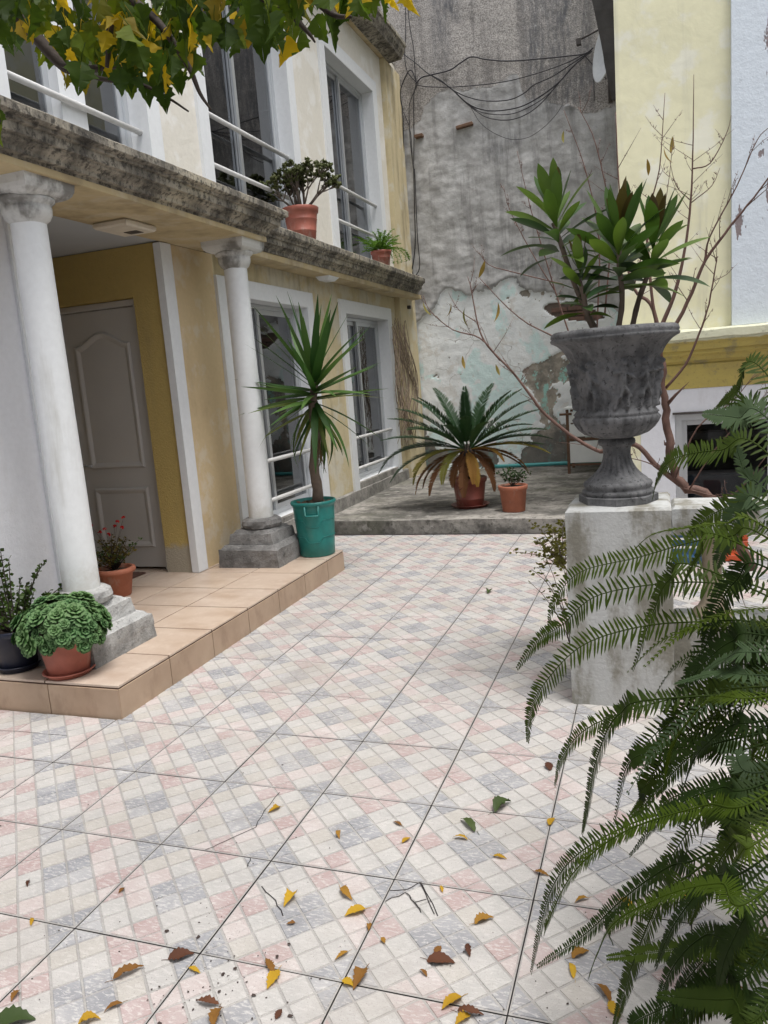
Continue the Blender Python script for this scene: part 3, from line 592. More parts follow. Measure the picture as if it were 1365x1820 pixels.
for j in range(NZ+1):
    z = bz0+(bz1-bz0)*j/NZ
    for i in range(NX+1):
        x = bx0+(bx1-bx0)*i/NX
        low = smooth(-.03, .03, lin(LOWB, x)+.16*vn(x, z, 3.5, 1)-z); upz = smooth(-.10, .10, z-lin(UPB, x)-.20*vn(x, z, 1.8, 2))
        # exposed render inside the painted zone: right side and foot of the wall, plus scattered losses
        q = .75*vn(x, z, 1.7, 4)+.35*vn(x, z, 6, 5)+.85*smooth(-2.1, -1.25, x)*smooth(2.2, 1.4, z)+.9*smooth(.75, .25, z)+.55*smooth(-.05, .12, lin(LOWB, x)-z-.02)*smooth(.5, .15, lin(LOWB, x)-z)*.6+.5*smooth(-3.2, -3.5, x)-.76
        bare = smooth(-.02, .05, q)
        brk = smooth(.02, -.03, ((x-BR0.x)/.40)**2+((z-BR0.y+.22*(x-BR0.x))/.12)**2-1+.5*vn(x, z, 4, 8))
        teal = smooth(.0, .5, vn(x, z, 2.2, 9)+.35*smooth(-1.3, -1.7, x)*0+.25*smooth(2.2, 1.2, z))
        st = max(smooth(-1.72, -1.55, x+.05*vn(x, z, 3, 3))*smooth(-.62, -.8, x+.06*vn(x, z, 4, 7))*smooth(4.75, 5.2, z+.2*vn(x, z, 2, 6))*(.75+.5*vn(x*3, z*.6, 2, 4)), smooth(.28, .05, abs(x+2.62+.1*vn(x, z, 2, 1)))*smooth(6.35, 6.55, z+.2*vn(x, z, 3, 1)), .8*smooth(.2, .05, abs(x+2.75))*smooth(5.5, 6.4, z), .7*smooth(.18, .02, abs(x+1.75)+abs(z-4.72)*.8+.1*vn(x, z, 4, 2)), .55*smooth(.9, .1, abs(x+1.7+.3*vn(x, z, 1.5, 3)))*smooth(3.6, 3.0, z)*smooth(2.5, 2.9, z), .6*smooth(.3, .05, abs(x+2.1+.1*vn(x, z, 2, 1)))*smooth(.25, .0, abs(z-4.6)))
        cem = (1-low)*(1-upz)
        y = YB - .018*vn(x, z, .9, 3) - .011*cem*vn(x+.3*z, z*1.6, 3.2, 11) - .010*cem*abs(vn(x-.4*z, z*1.3, 5, 13)) - .004*upz*vn(x, z, 22, 12) + low*(.022+.012*bare+.045*brk-.004*vn(x, z, 9, 2)) - .012*cem*smooth(.2, .0, z-lin(LOWB, x)) + .006*upz
        if cem > .5 and abs(z-lin(UPB, x)) < .04 and x > -1.1: y -= .03
        BV.append((x, y, z)); A_low.append(low); A_up.append(upz); A_bare.append(bare); A_stain.append(max(0, min(1, st))); A_teal.append(teal); A_white.append(brk)
mb = MB(); mb.v = BV; mb.f = [(j*(NX+1)+i, j*(NX+1)+i+1, (j+1)*(NX+1)+i+1, (j+1)*(NX+1)+i) for j in range(NZ) for i in range(NX)]; mb.mi = [0]*len(mb.f); mb.sm = [True]*len(mb.f)
k = NM('back_wall'); lo, upa, ba, stn, te, br = [k.attr(n) for n in ('low', 'upz', 'bare', 'stain', 'teal', 'brk')]
n1 = k.noise(5, 7, .7); n2 = k.noise(45, 5, .7); n3 = k.noise(1.3, 5, .6)
cem = k.mix(k.ramp(n1, .3, .7), (.33, .325, .32), (.52, .52, .52)); cem = k.mix(k.ramp(n3, .5, .7, 0, .5), cem, (.58, .585, .59)); cem = k.mix(k.ramp(k.noise(16, 6, .75), .58, .7, 0, .45), cem, (.22, .215, .21))
peb = k.mix(k.ramp(k.noise(70, 4, .75), .38, .62), (.19, .175, .165), (.52, .49, .46)); peb = k.mix(k.ramp(n1, .55, .75, 0, .4), peb, (.50, .46, .43))
pnt = k.mix(k.ramp(te, .45, .85, 0, .7), (.86, .89, .90), (.62, .84, .83)); pnt = k.mix(k.ramp(n1, .54, .66, 0, .55), pnt, (.70, .73, .75)); pnt = k.mix(k.ramp(n2, .62, .7, 0, .6), pnt, (.32, .31, .3)); pnt = k.mix(k.ramp(k.noise(8, 6, .7, k.vec(loc=(5, 0, 2))), .56, .6, 0, .8), pnt, (.82, .84, .84))
bar = k.mix(k.ramp(n1, .34, .66), (.20, .185, .16), (.43, .385, .325)); bar = k.mix(k.ramp(k.noise(11, 6, .75, k.vec(loc=(2, 2, 0))), .6, .66, 0, .7), bar, (.72, .74, .74)); bar = k.mix(k.math('MULTIPLY', k.ramp(k.noise(7, 6, .75, k.vec((1, 1, .6), loc=(8, 1, 4))), .56, .61, 0, .8), k.ramp(k.sep(2), 2.1, 1.7)), bar, (.34, .66, .60))
bar = k.mix(k.math('MULTIPLY', k.ramp(k.math('ADD', k.sep(2), k.math('MULTIPLY', n1, .7)), 1.25, .75), .75), bar, (.12, .118, .11))
bare2 = k.ramp(k.math('ADD', ba, k.math('MULTIPLY', k.math('SUBTRACT', k.noise(9, 6, .78), .5), 2.7)), .44, .50)
nz = k.n.new('ShaderNodeTexNoise'); k.l.new(k.P, nz.inputs['Vector']); nz.inputs['Scale'].default_value = 3; va = k.n.new('ShaderNodeVectorMath'); va.operation = 'MULTIPLY_ADD'; k.l.new(nz.outputs['Color'], va.inputs[0]); va.inputs[1].default_value = (.35, .35, .35); k.l.new(k.P, va.inputs[2]); warp = va.outputs[0]
crk = k.ramp(k.vor(2.1, 'DISTANCE_TO_EDGE', k.vec((1, 1, 1.3), P=warp)), .004, .014, .55, 0); crk = k.math('MULTIPLY', crk, k.ramp(k.noise(1.3, 4, .6, k.vec(loc=(1, 0, 6))), .50, .60)); pnt = k.mix(crk, pnt, (.22, .20, .175)); pnt = k.mix(k.ramp(k.noise(3.1, 5, .7, k.vec(loc=(6, 1, 3))), .56, .62, 0, .45), pnt, (.62, .58, .52)); lowc = k.mix(bare2, pnt, bar); lowc = k.mix(k.ramp(br, .3, .6), lowc, (.20, .16, .135))
cem = k.mix(k.ramp(k.noise(2.2, 5, .65, k.vec((3.2, 1, .35), loc=(0, 0, 4))), .5, .68, 0, .5), cem, (.17, .165, .16)); peb = k.mix(k.ramp(k.noise(1.8, 5, .65, k.vec((3.2, 1, .3), loc=(2, 0, 1))), .48, .66, 0, .55), peb, (.12, .112, .108))
up2 = k.ramp(k.math('ADD', upa, k.math('MULTIPLY', k.math('SUBTRACT', k.noise(10, 6, .7), .5), .9)), .35, .6)
c = k.mix(up2, cem, peb); c = k.mix(k.math('MULTIPLY', stn, k.ramp(k.noise(6, 7, .75, k.vec((3, 1, .5))), .3, .62)), c, (.115, .115, .122)); c = k.mix(k.math('MULTIPLY', stn, k.ramp(k.noise(12, 7, .75, k.vec((2, 1, .8), loc=(1, 1, 1))), .58, .64, 0, .8)), c, (.42, .42, .41))
lo2 = k.ramp(k.math('ADD', lo, k.math('MULTIPLY', k.math('SUBTRACT', k.noise(15, 6, .75), .5), .5)), .45, .55); c = k.mix(lo2, c, lowc)
hh = k.math('SUBTRACT', k.math('ADD', k.math('MULTIPLY', n2, .5), k.noise(12, 7, .72)), k.math('MULTIPLY', k.math('MULTIPLY', bare2, lo2), .7))
hh = k.math('ADD', hh, k.math('MULTIPLY', k.math('MULTIPLY', up2, k.noise(75, 3, .8)), 1.2))
M_BACK = k.done(c, .92, k.bump(hh, .5, .016))
bw = MB(); bw.box(bx0-2, bx1+4, YB+.13, YB+.4, -.05, 7.6); back = thing('boundary_wall', 'tall grey rendered wall with peeling pale blue paint along its lower part', 'wall', (-1.8, YB, 0)); bw.build('wall_core', M_CONC, back)
me = mb.mesh('wall_face', M_BACK)
for nme, arr in (('low', A_low), ('upz', A_up), ('bare', A_bare), ('stain', A_stain), ('teal', A_teal), ('brk', A_white)):
    at = me.attributes.new(nme, 'FLOAT', 'POINT'); at.data.foreach_set('value', arr)
o = bpy.data.objects.new('wall_face', me); reg(o, back, Matrix.Identity(4))
# bricks showing where the render has fallen away
m = MB(); m.box(-.11, .11, -.05, .05, -.03, .03, 0, .006); bme = m.mesh('brick', M_BRICK)
for row in range(5):
    z = 2.14+row*.075
    for q in range(5):
        x = -1.62+q*.235+(.117 if row % 2 else 0)
        if ((x-BR0.x)/.36)**2+((z-BR0.y+.22*(x-BR0.x))/.11)**2 < 1.0: inst('brick', bme, Matrix.Translation((x, YB+.075+R.uniform(-.008, .008), z)) @ Matrix.Rotation(R.uniform(-.03, .03), 4, 'Y'), back)
for (px, py, w, tilt) in ((826, 224, .24, .10), (745, 242, .12, .05)):
    p = atY(px, py, YB-.03); m = MB(); m.box(-w/2, w/2, -.05, .05, -.022, .022, 0, .006); inst('protruding_brick', m.mesh('brick_stub', M_RUST), Matrix.Translation(p) @ Matrix.Rotation(-tilt, 4, 'Y'), back)

# ---- unseen walls added behind and beside the viewer to block low sky light
m = MB(); m.box(-9, 4.6, -3.3, -3.0, -.05, 4.6); tag(m.build('boundary_wall', M_CONCW), 'rendered wall added unseen behind the viewer to block low sky light', 'wall')
m = MB(); m.box(4.3, 4.6, -2.99, YR-.01, -.05, 4.2); tag(m.build('boundary_wall', M_CONCW), 'rendered wall added far to the right, outside the picture, to block side light', 'wall')

# ================================================================== THE HOUSE ON THE RIGHT
rh = thing('house', 'pale yellow house with blue-white pilaster and yellow ledge above a white basement', 'house', (1.5, YR, 0))
RX = -.282
def wall_y(name, Y, x0, x1, z0, z1, holes, mats, depth=.15, step=.2, jit=.006):
    m = MB(); xsx = sorted({x0, x1, *[h[i] for h in holes for i in (0, 1)]}); zsx = sorted({z0, z1, *[h[i] for h in holes for i in (2, 3)]})
    def fine(l):
        o = []
        for a, b in zip(l[:-1], l[1:]):
            n = max(1, int((b-a)/step)); o += [a+(b-a)*k_/n for k_ in range(n)]
        return o+[l[-1]]
    xsx = fine(xsx); zsx = fine(zsx)
    for x in xsx:
        for z in zsx:
            e = any(abs(x-h[0]) < .01 or abs(x-h[1]) < .01 or abs(z-h[2]) < .01 or abs(z-h[3]) < .01 for h in holes)
            m.v.append((x, Y+(0 if e or x == x0 else jit*noise.noise(Vector((x*2.3, z*2.3, Y)))), z))
    nz = len(zsx)
    for a in range(len(xsx)-1):
        for b in range(nz-1):
            xm = (xsx[a]+xsx[a+1])/2; zm = (zsx[b]+zsx[b+1])/2
            if any(h[0] < xm < h[1] and h[2] < zm < h[3] for h in holes): continue
            m.f.append((a*nz+b, (a+1)*nz+b, (a+1)*nz+b+1, a*nz+b+1)); m.mi.append(0); m.sm.append(True)
    for (a, b, c_, d) in holes:
        e = Y+depth; m.add([(a, Y, c_), (b, Y, c_), (b, Y, d), (a, Y, d), (a, e, c_), (b, e, c_), (b, e, d), (a, e, d)], [(1, 5, 4, 0), (2, 6, 5, 1), (3, 7, 6, 2), (0, 4, 7, 3)])
    return m.build(name, mats, rh)
RW = (.165, 2.05, .05, 1.045)
wall_y('wall', YR, RX, 4.2, 1.75, 7.2, [], M_PYEL, jit=.02)
wall_y('wall', YR-.006, -.135, 4.2, 0, 1.275, [RW], M_WWALL)
wall_y('wall', YR, RX, -.135, 0, 1.75, [], M_PYEL)
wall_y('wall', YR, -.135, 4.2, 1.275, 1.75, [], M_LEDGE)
m = MB(); m.add([(RX, YR, 0), (RX, YB+.1, 0), (RX, YB+.1, 7.2), (RX, YR, 7.2)], [(0, 3, 2, 1)]); m.add([(RX, YR, 7.2), (4.2, YR, 7.2), (4.2, YB+.1, 7.2), (RX, YB+.1, 7.2)], [(0, 1, 2, 3)]); m.add([(4.2, YR, 0), (4.2, YB, 0), (4.2, YB, 7.2), (4.2, YR, 7.2)], [(0, 1, 2, 3)]); m.build('wall', M_PYEL, rh)
m = MB(); m.box(.64, 1.75, YR-.06, YR+.02, 1.795, 7.15, 0, .008); m.build('pilaster', M_BLUEW, rh, (.006, 3))
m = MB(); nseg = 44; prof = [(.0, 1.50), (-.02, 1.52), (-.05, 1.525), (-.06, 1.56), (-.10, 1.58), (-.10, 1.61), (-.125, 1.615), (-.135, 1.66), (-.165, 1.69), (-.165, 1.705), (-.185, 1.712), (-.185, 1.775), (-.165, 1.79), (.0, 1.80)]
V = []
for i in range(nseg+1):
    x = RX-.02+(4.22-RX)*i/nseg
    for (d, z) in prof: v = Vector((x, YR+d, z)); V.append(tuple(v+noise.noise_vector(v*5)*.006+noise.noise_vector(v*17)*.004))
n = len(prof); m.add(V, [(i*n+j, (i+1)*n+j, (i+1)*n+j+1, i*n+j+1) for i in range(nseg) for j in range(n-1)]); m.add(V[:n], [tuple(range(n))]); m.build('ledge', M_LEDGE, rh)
m = MB(); m.box(-.135+.003, 4.2, YR-.013, YR, 1.275, 1.49, 0, .003); m.build('frieze', M_LEDGE, rh)
# window band with two sashes
a, b, c_, d = RW; gy = YR+.05; f = .06
m = MB()
for (p, q, r_, t_) in ((a+.002, a+f, c_, d-.002), (b-f, b-.002, c_, d-.002), (a+f, b-f, d-f, d-.002), (a+f, b-f, c_, c_+f), (1.03-.045, 1.03+.045, c_+f, d-f)): m.box(p, q, gy-.03, gy+.05, r_, t_, 0, .004)
m.box(a-.02, b+.02, YR-.03, YR+.03, d+.002, d+.022, 1, .003)
win = m.build('window', [M_ALU, M_DARKM], rh)
for (p, q) in ((a+f, .985), (1.075, b-f)):
    m = MB(); s = .045
    for (x0_, x1_, z0_, z1_) in ((p, p+s, c_+f, d-f), (q-s, q, c_+f, d-f), (p+s, q-s, d-f-s, d-f), (p+s, q-s, c_+f, c_+f+s)): m.box(x0_+.001, x1_-.001, gy, gy+.025, z0_+.001, z1_-.001, 0, .003)
    sa = m.build('sash', M_ALU, win); m = MB(); m.add([(p+s-.004, gy+.012, c_+f), (q-s+.004, gy+.012, c_+f), (q-s+.004, gy+.012, d-f-s+.004), (p+s-.004, gy+.012, d-f-s+.004)], [(0, 1, 2, 3)]); m.build('pane', M_GLASS2, sa)
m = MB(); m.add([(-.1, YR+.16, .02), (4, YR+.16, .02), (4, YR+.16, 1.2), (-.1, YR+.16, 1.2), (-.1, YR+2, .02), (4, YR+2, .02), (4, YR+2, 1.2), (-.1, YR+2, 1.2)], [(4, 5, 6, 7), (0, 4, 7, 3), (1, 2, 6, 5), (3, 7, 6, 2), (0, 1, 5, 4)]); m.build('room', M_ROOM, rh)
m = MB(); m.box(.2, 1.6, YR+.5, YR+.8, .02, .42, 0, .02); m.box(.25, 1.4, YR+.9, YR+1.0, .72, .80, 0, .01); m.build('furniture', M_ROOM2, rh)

# ================================================================== BALUSTRADE, PEDESTAL, URN
PDX0, PDX1, PDY0, PDY1, PDZ = -.392, .058, 3.48, 3.93, .922
m = MB()
def roughbox(m, x0, x1, y0, y1, z0, z1, n=10, amp=.004, bev=.012, mi=0):
    rings = []
    zs = [z0]+[z0+(z1-z0)*i/n for i in range(1, n)]+[z1-bev, z1]
    for z in zs:
        i_ = bev if z == z1 else 0; row = []
        for s in range(4):
            for i in range(n):
                u = i/n; p = {0: (x0+i_+(x1-x0-2*i_)*u, y0+i_), 1: (x1-i_, y0+i_+(y1-y0-2*i_)*u), 2: (x1-i_-(x1-x0-2*i_)*u, y1-i_), 3: (x0+i_, y1-i_-(y1-y0-2*i_)*u)}[s]
                v = Vector((p[0], p[1], z)); v += noise.noise_vector(v*5)*amp+noise.noise_vector(v*19)*amp*.7; row.append(tuple(v))
        rings.append(row)
    L_ = 4*n; m.add(sum(rings, []), [(k_*L_+i, k_*L_+(i+1) % L_, (k_+1)*L_+(i+1) % L_, (k_+1)*L_+i) for k_ in range(len(rings)-1) for i in range(L_)]+[tuple(range((len(rings)-1)*L_, len(rings)*L_))], mi)
roughbox(m, PDX0, PDX1, PDY0, PDY1, -.012, PDZ, 12)
tag(m.build('pedestal', M_PED), 'square stained white pedestal under the carved grey urn', 'pedestal')
bal = thing('balustrade', 'low stained white balustrade running right from the urn pedestal', 'balustrade', (1.5, 3.72, 0))
m = MB(); roughbox(m, PDX1+.004, 3.2, 3.60, 3.84, .775, .905, 12, .004); m.build('top_rail', M_PED, bal)
m = MB(); roughbox(m, PDX1+.004, 3.2, 3.62, 3.82, -.012, .375, 12, .003); m.build('base_wall', M_PED, bal)
bprof = [(.085, .37), (.085, .40), (.07, .41), (.052, .44), (.04, .50), (.04, .58), (.048, .68), (.06, .74), (.07, .755), (.07, .78)]
m = MB(); m.lathe(bprof, (0, 0, 0), 14); bme = m.mesh('baluster', simple('baluster_stone', (.42, .35, .26), .9, .25, 8, .5))
for i in range(9): inst('baluster', bme, Matrix.Translation((.232+.345*i, 3.72, 0)), bal)
def crate(loc, w, d, h, mat, label):
    t = thing('crate', label, 'crate', loc); x, y, z = loc; nz = 4
    m = MB(); m.box(x-w/2+.01, x+w/2-.01, y-d/2+.01, y+d/2-.01, z+.004, z+.02); m.build('bottom', mat, t)
    for i in range(nz):
        zz = z+.01+i*(h/nz); m = MB(); q = h/nz*.68
        m.box(x-w/2, x+w/2, y-d/2, y-d/2+.012, zz, zz+q, 0, .002); m.box(x-w/2, x+w/2, y+d/2-.012, y+d/2, zz, zz+q, 0, .002); m.box(x-w/2, x-w/2+.012, y-d/2+.013, y+d/2-.013, zz, zz+q, 0, .002); m.box(x+w/2-.012, x+w/2, y-d/2+.013, y+d/2-.013, zz, zz+q, 0, .002); m.build('slat_ring', mat, t)
    for sx in (-1, 1):
        for sy in (-1, 1): m = MB(); m.box(x+sx*(w/2-.016)-.013, x+sx*(w/2-.016)+.013, y+sy*(d/2-.022)-.013, y+sy*(d/2-.022)+.013, z, z+h, 0, .003); m.build('corner_post', mat, t)
crate((.21, 6.3, 0), .34, .30, .27, M_CBLUE, 'dark blue plastic crate on the floor behind the balustrade'); crate((.56, 6.35, 0), .16, .22, .22, M_CORAN, 'small bright orange plastic crate behind the balustrade')
# urn
UC = (-.172, 3.70)
urn = thing('urn', 'dark grey carved stone urn on the white pedestal', 'urn', (UC[0], UC[1], PDZ))
z = PDZ
m = MB()
oct_ = [(.172, 0), (.172, .032), (.166, .036)]; m.lathe([(r*1.03, z+h) for r, h in oct_], (*UC, 0), 8, sm=False)
m.lathe([(.155, z+.034), (.160, z+.045), (.160, z+.056), (.148, z+.062), (.150, z+.07), (.155, z+.082), (.150, z+.094), (.138, z+.098)], (*UC, 0), 48)
m.build('foot', M_URN, urn, (.002, 12))
m = MB()
def fl_stem(i, a, r, zz): return r*(1-.09*max(0, cos(a*20))**.7*(smooth(.115, .13, zz-z)*smooth(.225, .20, zz-z)))
sp = [(.140, .097), (.132, .106), (.124, .113)]+[(.061+.055*(1-t/11)**2.2, .118+.110*t/11) for t in range(12)]+[(.063, .248), (.068, .258), (.081, .264), (.084, .275), (.081, .287), (.073, .292), (.073, .298)]
m.lathe([(r, z+h) for r, h in sp], (*UC, 0), 160, fl=fl_stem); m.build('stem', M_URN, urn)
def segd(px, py, ax, ay, bx, by):
    dx, dy = bx-ax, by-ay; t = max(0, min(1, ((px-ax)*dx+(py-ay)*dy)/(dx*dx+dy*dy+1e-9))); return math.hypot(px-ax-dx*t, py-ay-dy*t)
FIG = []
rf = random.Random(14)
for q in range(9):                  # nine draped figures round the bowl: head, torso, arms, legs
    u0_ = (q+.2*rf.uniform(-1, 1))*2*pi/9*.19; ln = rf.uniform(-.018, .018); b = .435
    FIG.append([(u0_+ln, b+.19, u0_+ln+.001, b+.196, .013), (u0_+ln, b+.165, u0_, b+.095, .014), (u0_, b+.10, u0_-rf.uniform(.012, .035), b+.05, .010), (u0_-.022, b+.05, u0_-rf.uniform(.02, .045), b, .008), (u0_, b+.10, u0_+rf.uniform(.012, .035), b+.05, .010), (u0_+.022, b+.05, u0_+rf.uniform(.005, .04), b, .008), (u0_+ln, b+.155, u0_-rf.uniform(.03, .05), b+rf.uniform(.10, .19), .007), (u0_+ln, b+.155, u0_+rf.uniform(.03, .05), b+rf.uniform(.10, .19), .007)])
def fl_bowl(i, a, r, zz):
    h = zz-z
    if .293 < h < .385: return r*(1+.06*abs(cos(a*13))*smooth(.293, .32, h))
    if .40 < h < .414: return r*(1+.012*cos(a*60))
    if .418 < h < .665:
        u = (a % (2*pi))*.19; k_ = smooth(.418, .435, h)*smooth(.668, .64, h); best = 0
        for F in FIG:
            if abs(F[0][0]-u) > .09 and abs(F[0][0]-u) < .19*2*pi-.09: continue
            for (ax, ay, bx, by, rad) in F:
                for sh in (0, .19*2*pi, -.19*2*pi): best = max(best, smooth(rad*1.25, rad*.45, segd(u+sh, h, ax, ay, bx, by)))
        return r+k_*(.024*best-.010+.008*noise.fractal(Vector((u*38, h*30, 3)), 1, 2, 3))
    if .665 <= h < .735: return r*(1+.022*cos(a*28)*smooth(.735, .70, h))
    return r
prof = [(.073, .294), (.104, .301), (.136, .316), (.160, .338), (.176, .362), (.185, .384), (.187, .394), (.181, .400), (.187, .407), (.181, .414)]
prof += [(.177+.027*(t/40)**1.3, .42+.245*t/40) for t in range(41)]
prof += [(.208, .676), (.217, .692), (.231, .709), (.249, .723), (.266, .732), (.277, .737), (.281, .747), (.274, .753), (.279, .760), (.275, .775), (.262, .783), (.238, .783), (.226, .772), (.212, .742)]
m = MB(); m.lathe([(r, z+h) for r, h in prof], (*UC, 0), 260, fl=fl_bowl); m.build('bowl', M_URN, urn)
m = MB(); m.lathe([(.01, z+.745), (.218, z+.742)], (*UC, 0), 24, cap=False); m.build('soil', M_SOIL, urn)

# ================================================================== PLANTS
def leaf_mesh(name, L, prof, n=7, fold=.25, droop=.0, mat=None, curl=0):
    """strap leaf along +x; prof(t) half width; droop = total bend (rad); fold = V angle"""
    m = MB(); vs = []; x = z_ = 0; a = 0
    for i in range(n+1):
        t = i/n
        if i: a = -droop*t; x += cos(a)*L/n; z_ += sin(a)*L/n
        w = prof(t); nz = Vector((-sin(a), 0, cos(a)))
        c_ = Vector((x, 0, z_))
        vs += [c_+Vector((0, w*cos(fold), 0))+nz*w*sin(fold), c_, c_+Vector((0, -w*cos(fold), 0))+nz*w*sin(fold)]
    fs = []
    for i in range(n): b = i*3; fs += [(b, b+1, b+4, b+3), (b+1, b+2, b+5, b+4)]
    m.add(vs, fs, 0, True); return m.mesh(name, mat)
def dirv(az, el): return Vector((cos(az)*cos(el), sin(az)*cos(el), sin(el)))
def pot_mesh(m, c, r0, r1, h, rim=.03, lip=.012, n=36, mi=0, thick=.008, bands=()):
    pr = [(r0*.96, 0), (r0, .006)]
    for b in bands: t = b; pr += [(r0+(r1-r0)*t, h*t-.004), (r0+(r1-r0)*t+.0035, h*t), (r0+(r1-r0)*t, h*t+.004)]
    rr = r0+(r1-r0)*(h-rim)/h
    pr += [(rr, h-rim-.002), (rr+lip, h-rim), (r1+lip, h-.004), (r1+lip-.003, h), (r1-thick, h), (r1-thick-.004, h-.05)]
    m.lathe(pr, c, n, mi)
def soil_mesh(c, r, z_, mat, par):
    m = MB(); m.lathe([(.004, z_+.012), (r*.5, z_+.008), (r, z_)], (c[0], c[1], 0), 20, cap=False, fl=lambda i, a, rr, zz: rr*(1+.03*sin(5*a+i))); m.build('soil', mat, par)
def saucer(c, r, z_, mat, par, h=.03):
    m = MB(); m.lathe([(r*.85, 0), (r, h), (r+.006, h), (r+.004, h+.005), (r-.006, h+.003), (r*.84, .008), (.01, .008)], (c[0], c[1], z_), 32); m.build('saucer', mat, par)

# ---- yucca in the teal bucket
BC = (-2.69, 5.765)
yu = thing('potted_yucca', 'spiky green yucca in a teal plastic bucket at the end of the porch', 'potted plant', (*BC, HP))
m = MB(); pr = [(.135, 0), (.146, .006), (.152, .12), (.162, .26), (.172, .40), (.174, .425), (.186, .43), (.190, .445), (.186, .458), (.176, .46), (.168, .452), (.164, .36)]
def fl_b(i, a, r, zz):
    return r
m.lathe(pr, (*BC, HP+.001), 48); bk = m.build('bucket', M_TEAL, yu)
tc = math.atan2(-BC[1], -BC[0])          # side that faces the court
for (h, dip) in ((.31, .055), (.17, .045)):
    pts = []
    for i in range(41):
        a = tc+(-1.5+3*i/40); d = dip*(1-smooth(.25, .55, abs(a-tc+.12))); rr = .148+(h-d)*.062+.0005; pts.append((BC[0]+rr*cos(a), BC[1]+rr*sin(a), HP+h-d))
    m = MB(); m.tube(pts, .0028, 5); m.build('moulded_line', M_TEAL, bk)
hc = tc-.12; m = MB(); e1 = Vector((-sin(hc), cos(hc), 0)); e0 = Vector((cos(hc), sin(hc), 0)); P0 = Vector((*BC, HP))
m.tube([P0+e0*.176-e1*.055+Vector((0, 0, .43)), P0+e0*.178-e1*.055+Vector((0, 0, .36)), P0+e0*.188-e1*.045+Vector((0, 0, .352)), P0+e0*.188+e1*.045+Vector((0, 0, .352)), P0+e0*.178+e1*.055+Vector((0, 0, .36)), P0+e0*.176+e1*.055+Vector((0, 0, .43))], .009, 8); m.build('handle', M_TEAL, bk)
soil_mesh(BC, .170, HP+.425, M_LITTER, yu)
m = MB()
for i in range(60):
    a = R.uniform(0, 2*pi); r = .15*sqrt(R.random()); p = Vector((BC[0]+r*cos(a), BC[1]+r*sin(a), HP+.437)); d = dirv(R.uniform(0, 6.3), R.uniform(-.2, .6))*R.uniform(.012, .03); n_ = d.orthogonal()*.35; m.add([p-d, p+n_, p+d, p-n_], [(0, 1, 2, 3)])
stuff(m.build('bark_chips', M_LITTER, yu))
tb = Vector((BC[0]+.03, BC[1], HP+.42)); tt = Vector((BC[0]+.10, BC[1], 1.60))
m = MB(); n_ = 16; pts = [tb.lerp(tt, i/n_)+Vector((.012*sin(i*.9), .01*cos(i*.7), 0)) for i in range(n_+1)]; m.tube(pts, [(.045-.016*i/n_)*(1+.10*(i % 2)) for i in range(n_+1)], 10); m.build('trunk', M_BARKG, yu)
yp = lambda t: .036*min(1, .55+2.2*t)*(1-t**2.2)+.001
YM = [leaf_mesh('leaf', .70, yp, 8, .16, d, L_YUC) for d in (.05, .28, .75, 1.35)]
yc0 = Vector((BC[0]+.10, BC[1], 1.44))
spec = []
for (n_, e0, e1, s0, s1, vs_, z0_, z1_) in ((11, 1.0, 1.42, .9, 1.08, (0, 0), .10, .13), (10, .6, .95, .9, 1.05, (0, 0, 1), .05, .09), (11, .15, .5, .85, 1.0, (0, 1), .0, .05), (13, -.15, .15, .8, .95, (0, 1, 1), -.06, .02), (17, -.6, -.1, .7, .9, (1, 2, 2, 3), -.13, -.03), (7, -1.1, -.7, .55, .75, (1, 2), -.17, -.11)):
    for i in range(n_): spec.append((i*2.4+e0*5, R.uniform(e0, e1), R.uniform(s0, s1), R.choice(vs_), R.uniform(z0_, z1_)))
for (az, el, sc, v, dz) in spec:
    d = dirv(az+R.uniform(-.2, .2), el); inst('leaf', YM[v], frame(yc0+Vector((0, 0, dz+.04))+d*.02, d, R.uniform(-.5, .5), sc*R.uniform(.85, 1.05)), yu, L_YUCM if el < .1 and R.random() < .25 else L_YUC)
ym2 = leaf_mesh('dry_leaf', .30, lambda t: .007*(1-t)+.0015, 5, .3, .6, L_YUCY)
for i in range(26): az = R.uniform(0, 6.3); inst('dry_leaf', ym2, frame(yc0+Vector((0, 0, -.16-R.uniform(0, .12))), dirv(az, R.uniform(-1.45, -1.1)), R.uniform(-1, 1), R.uniform(.7, 1.15)), yu)

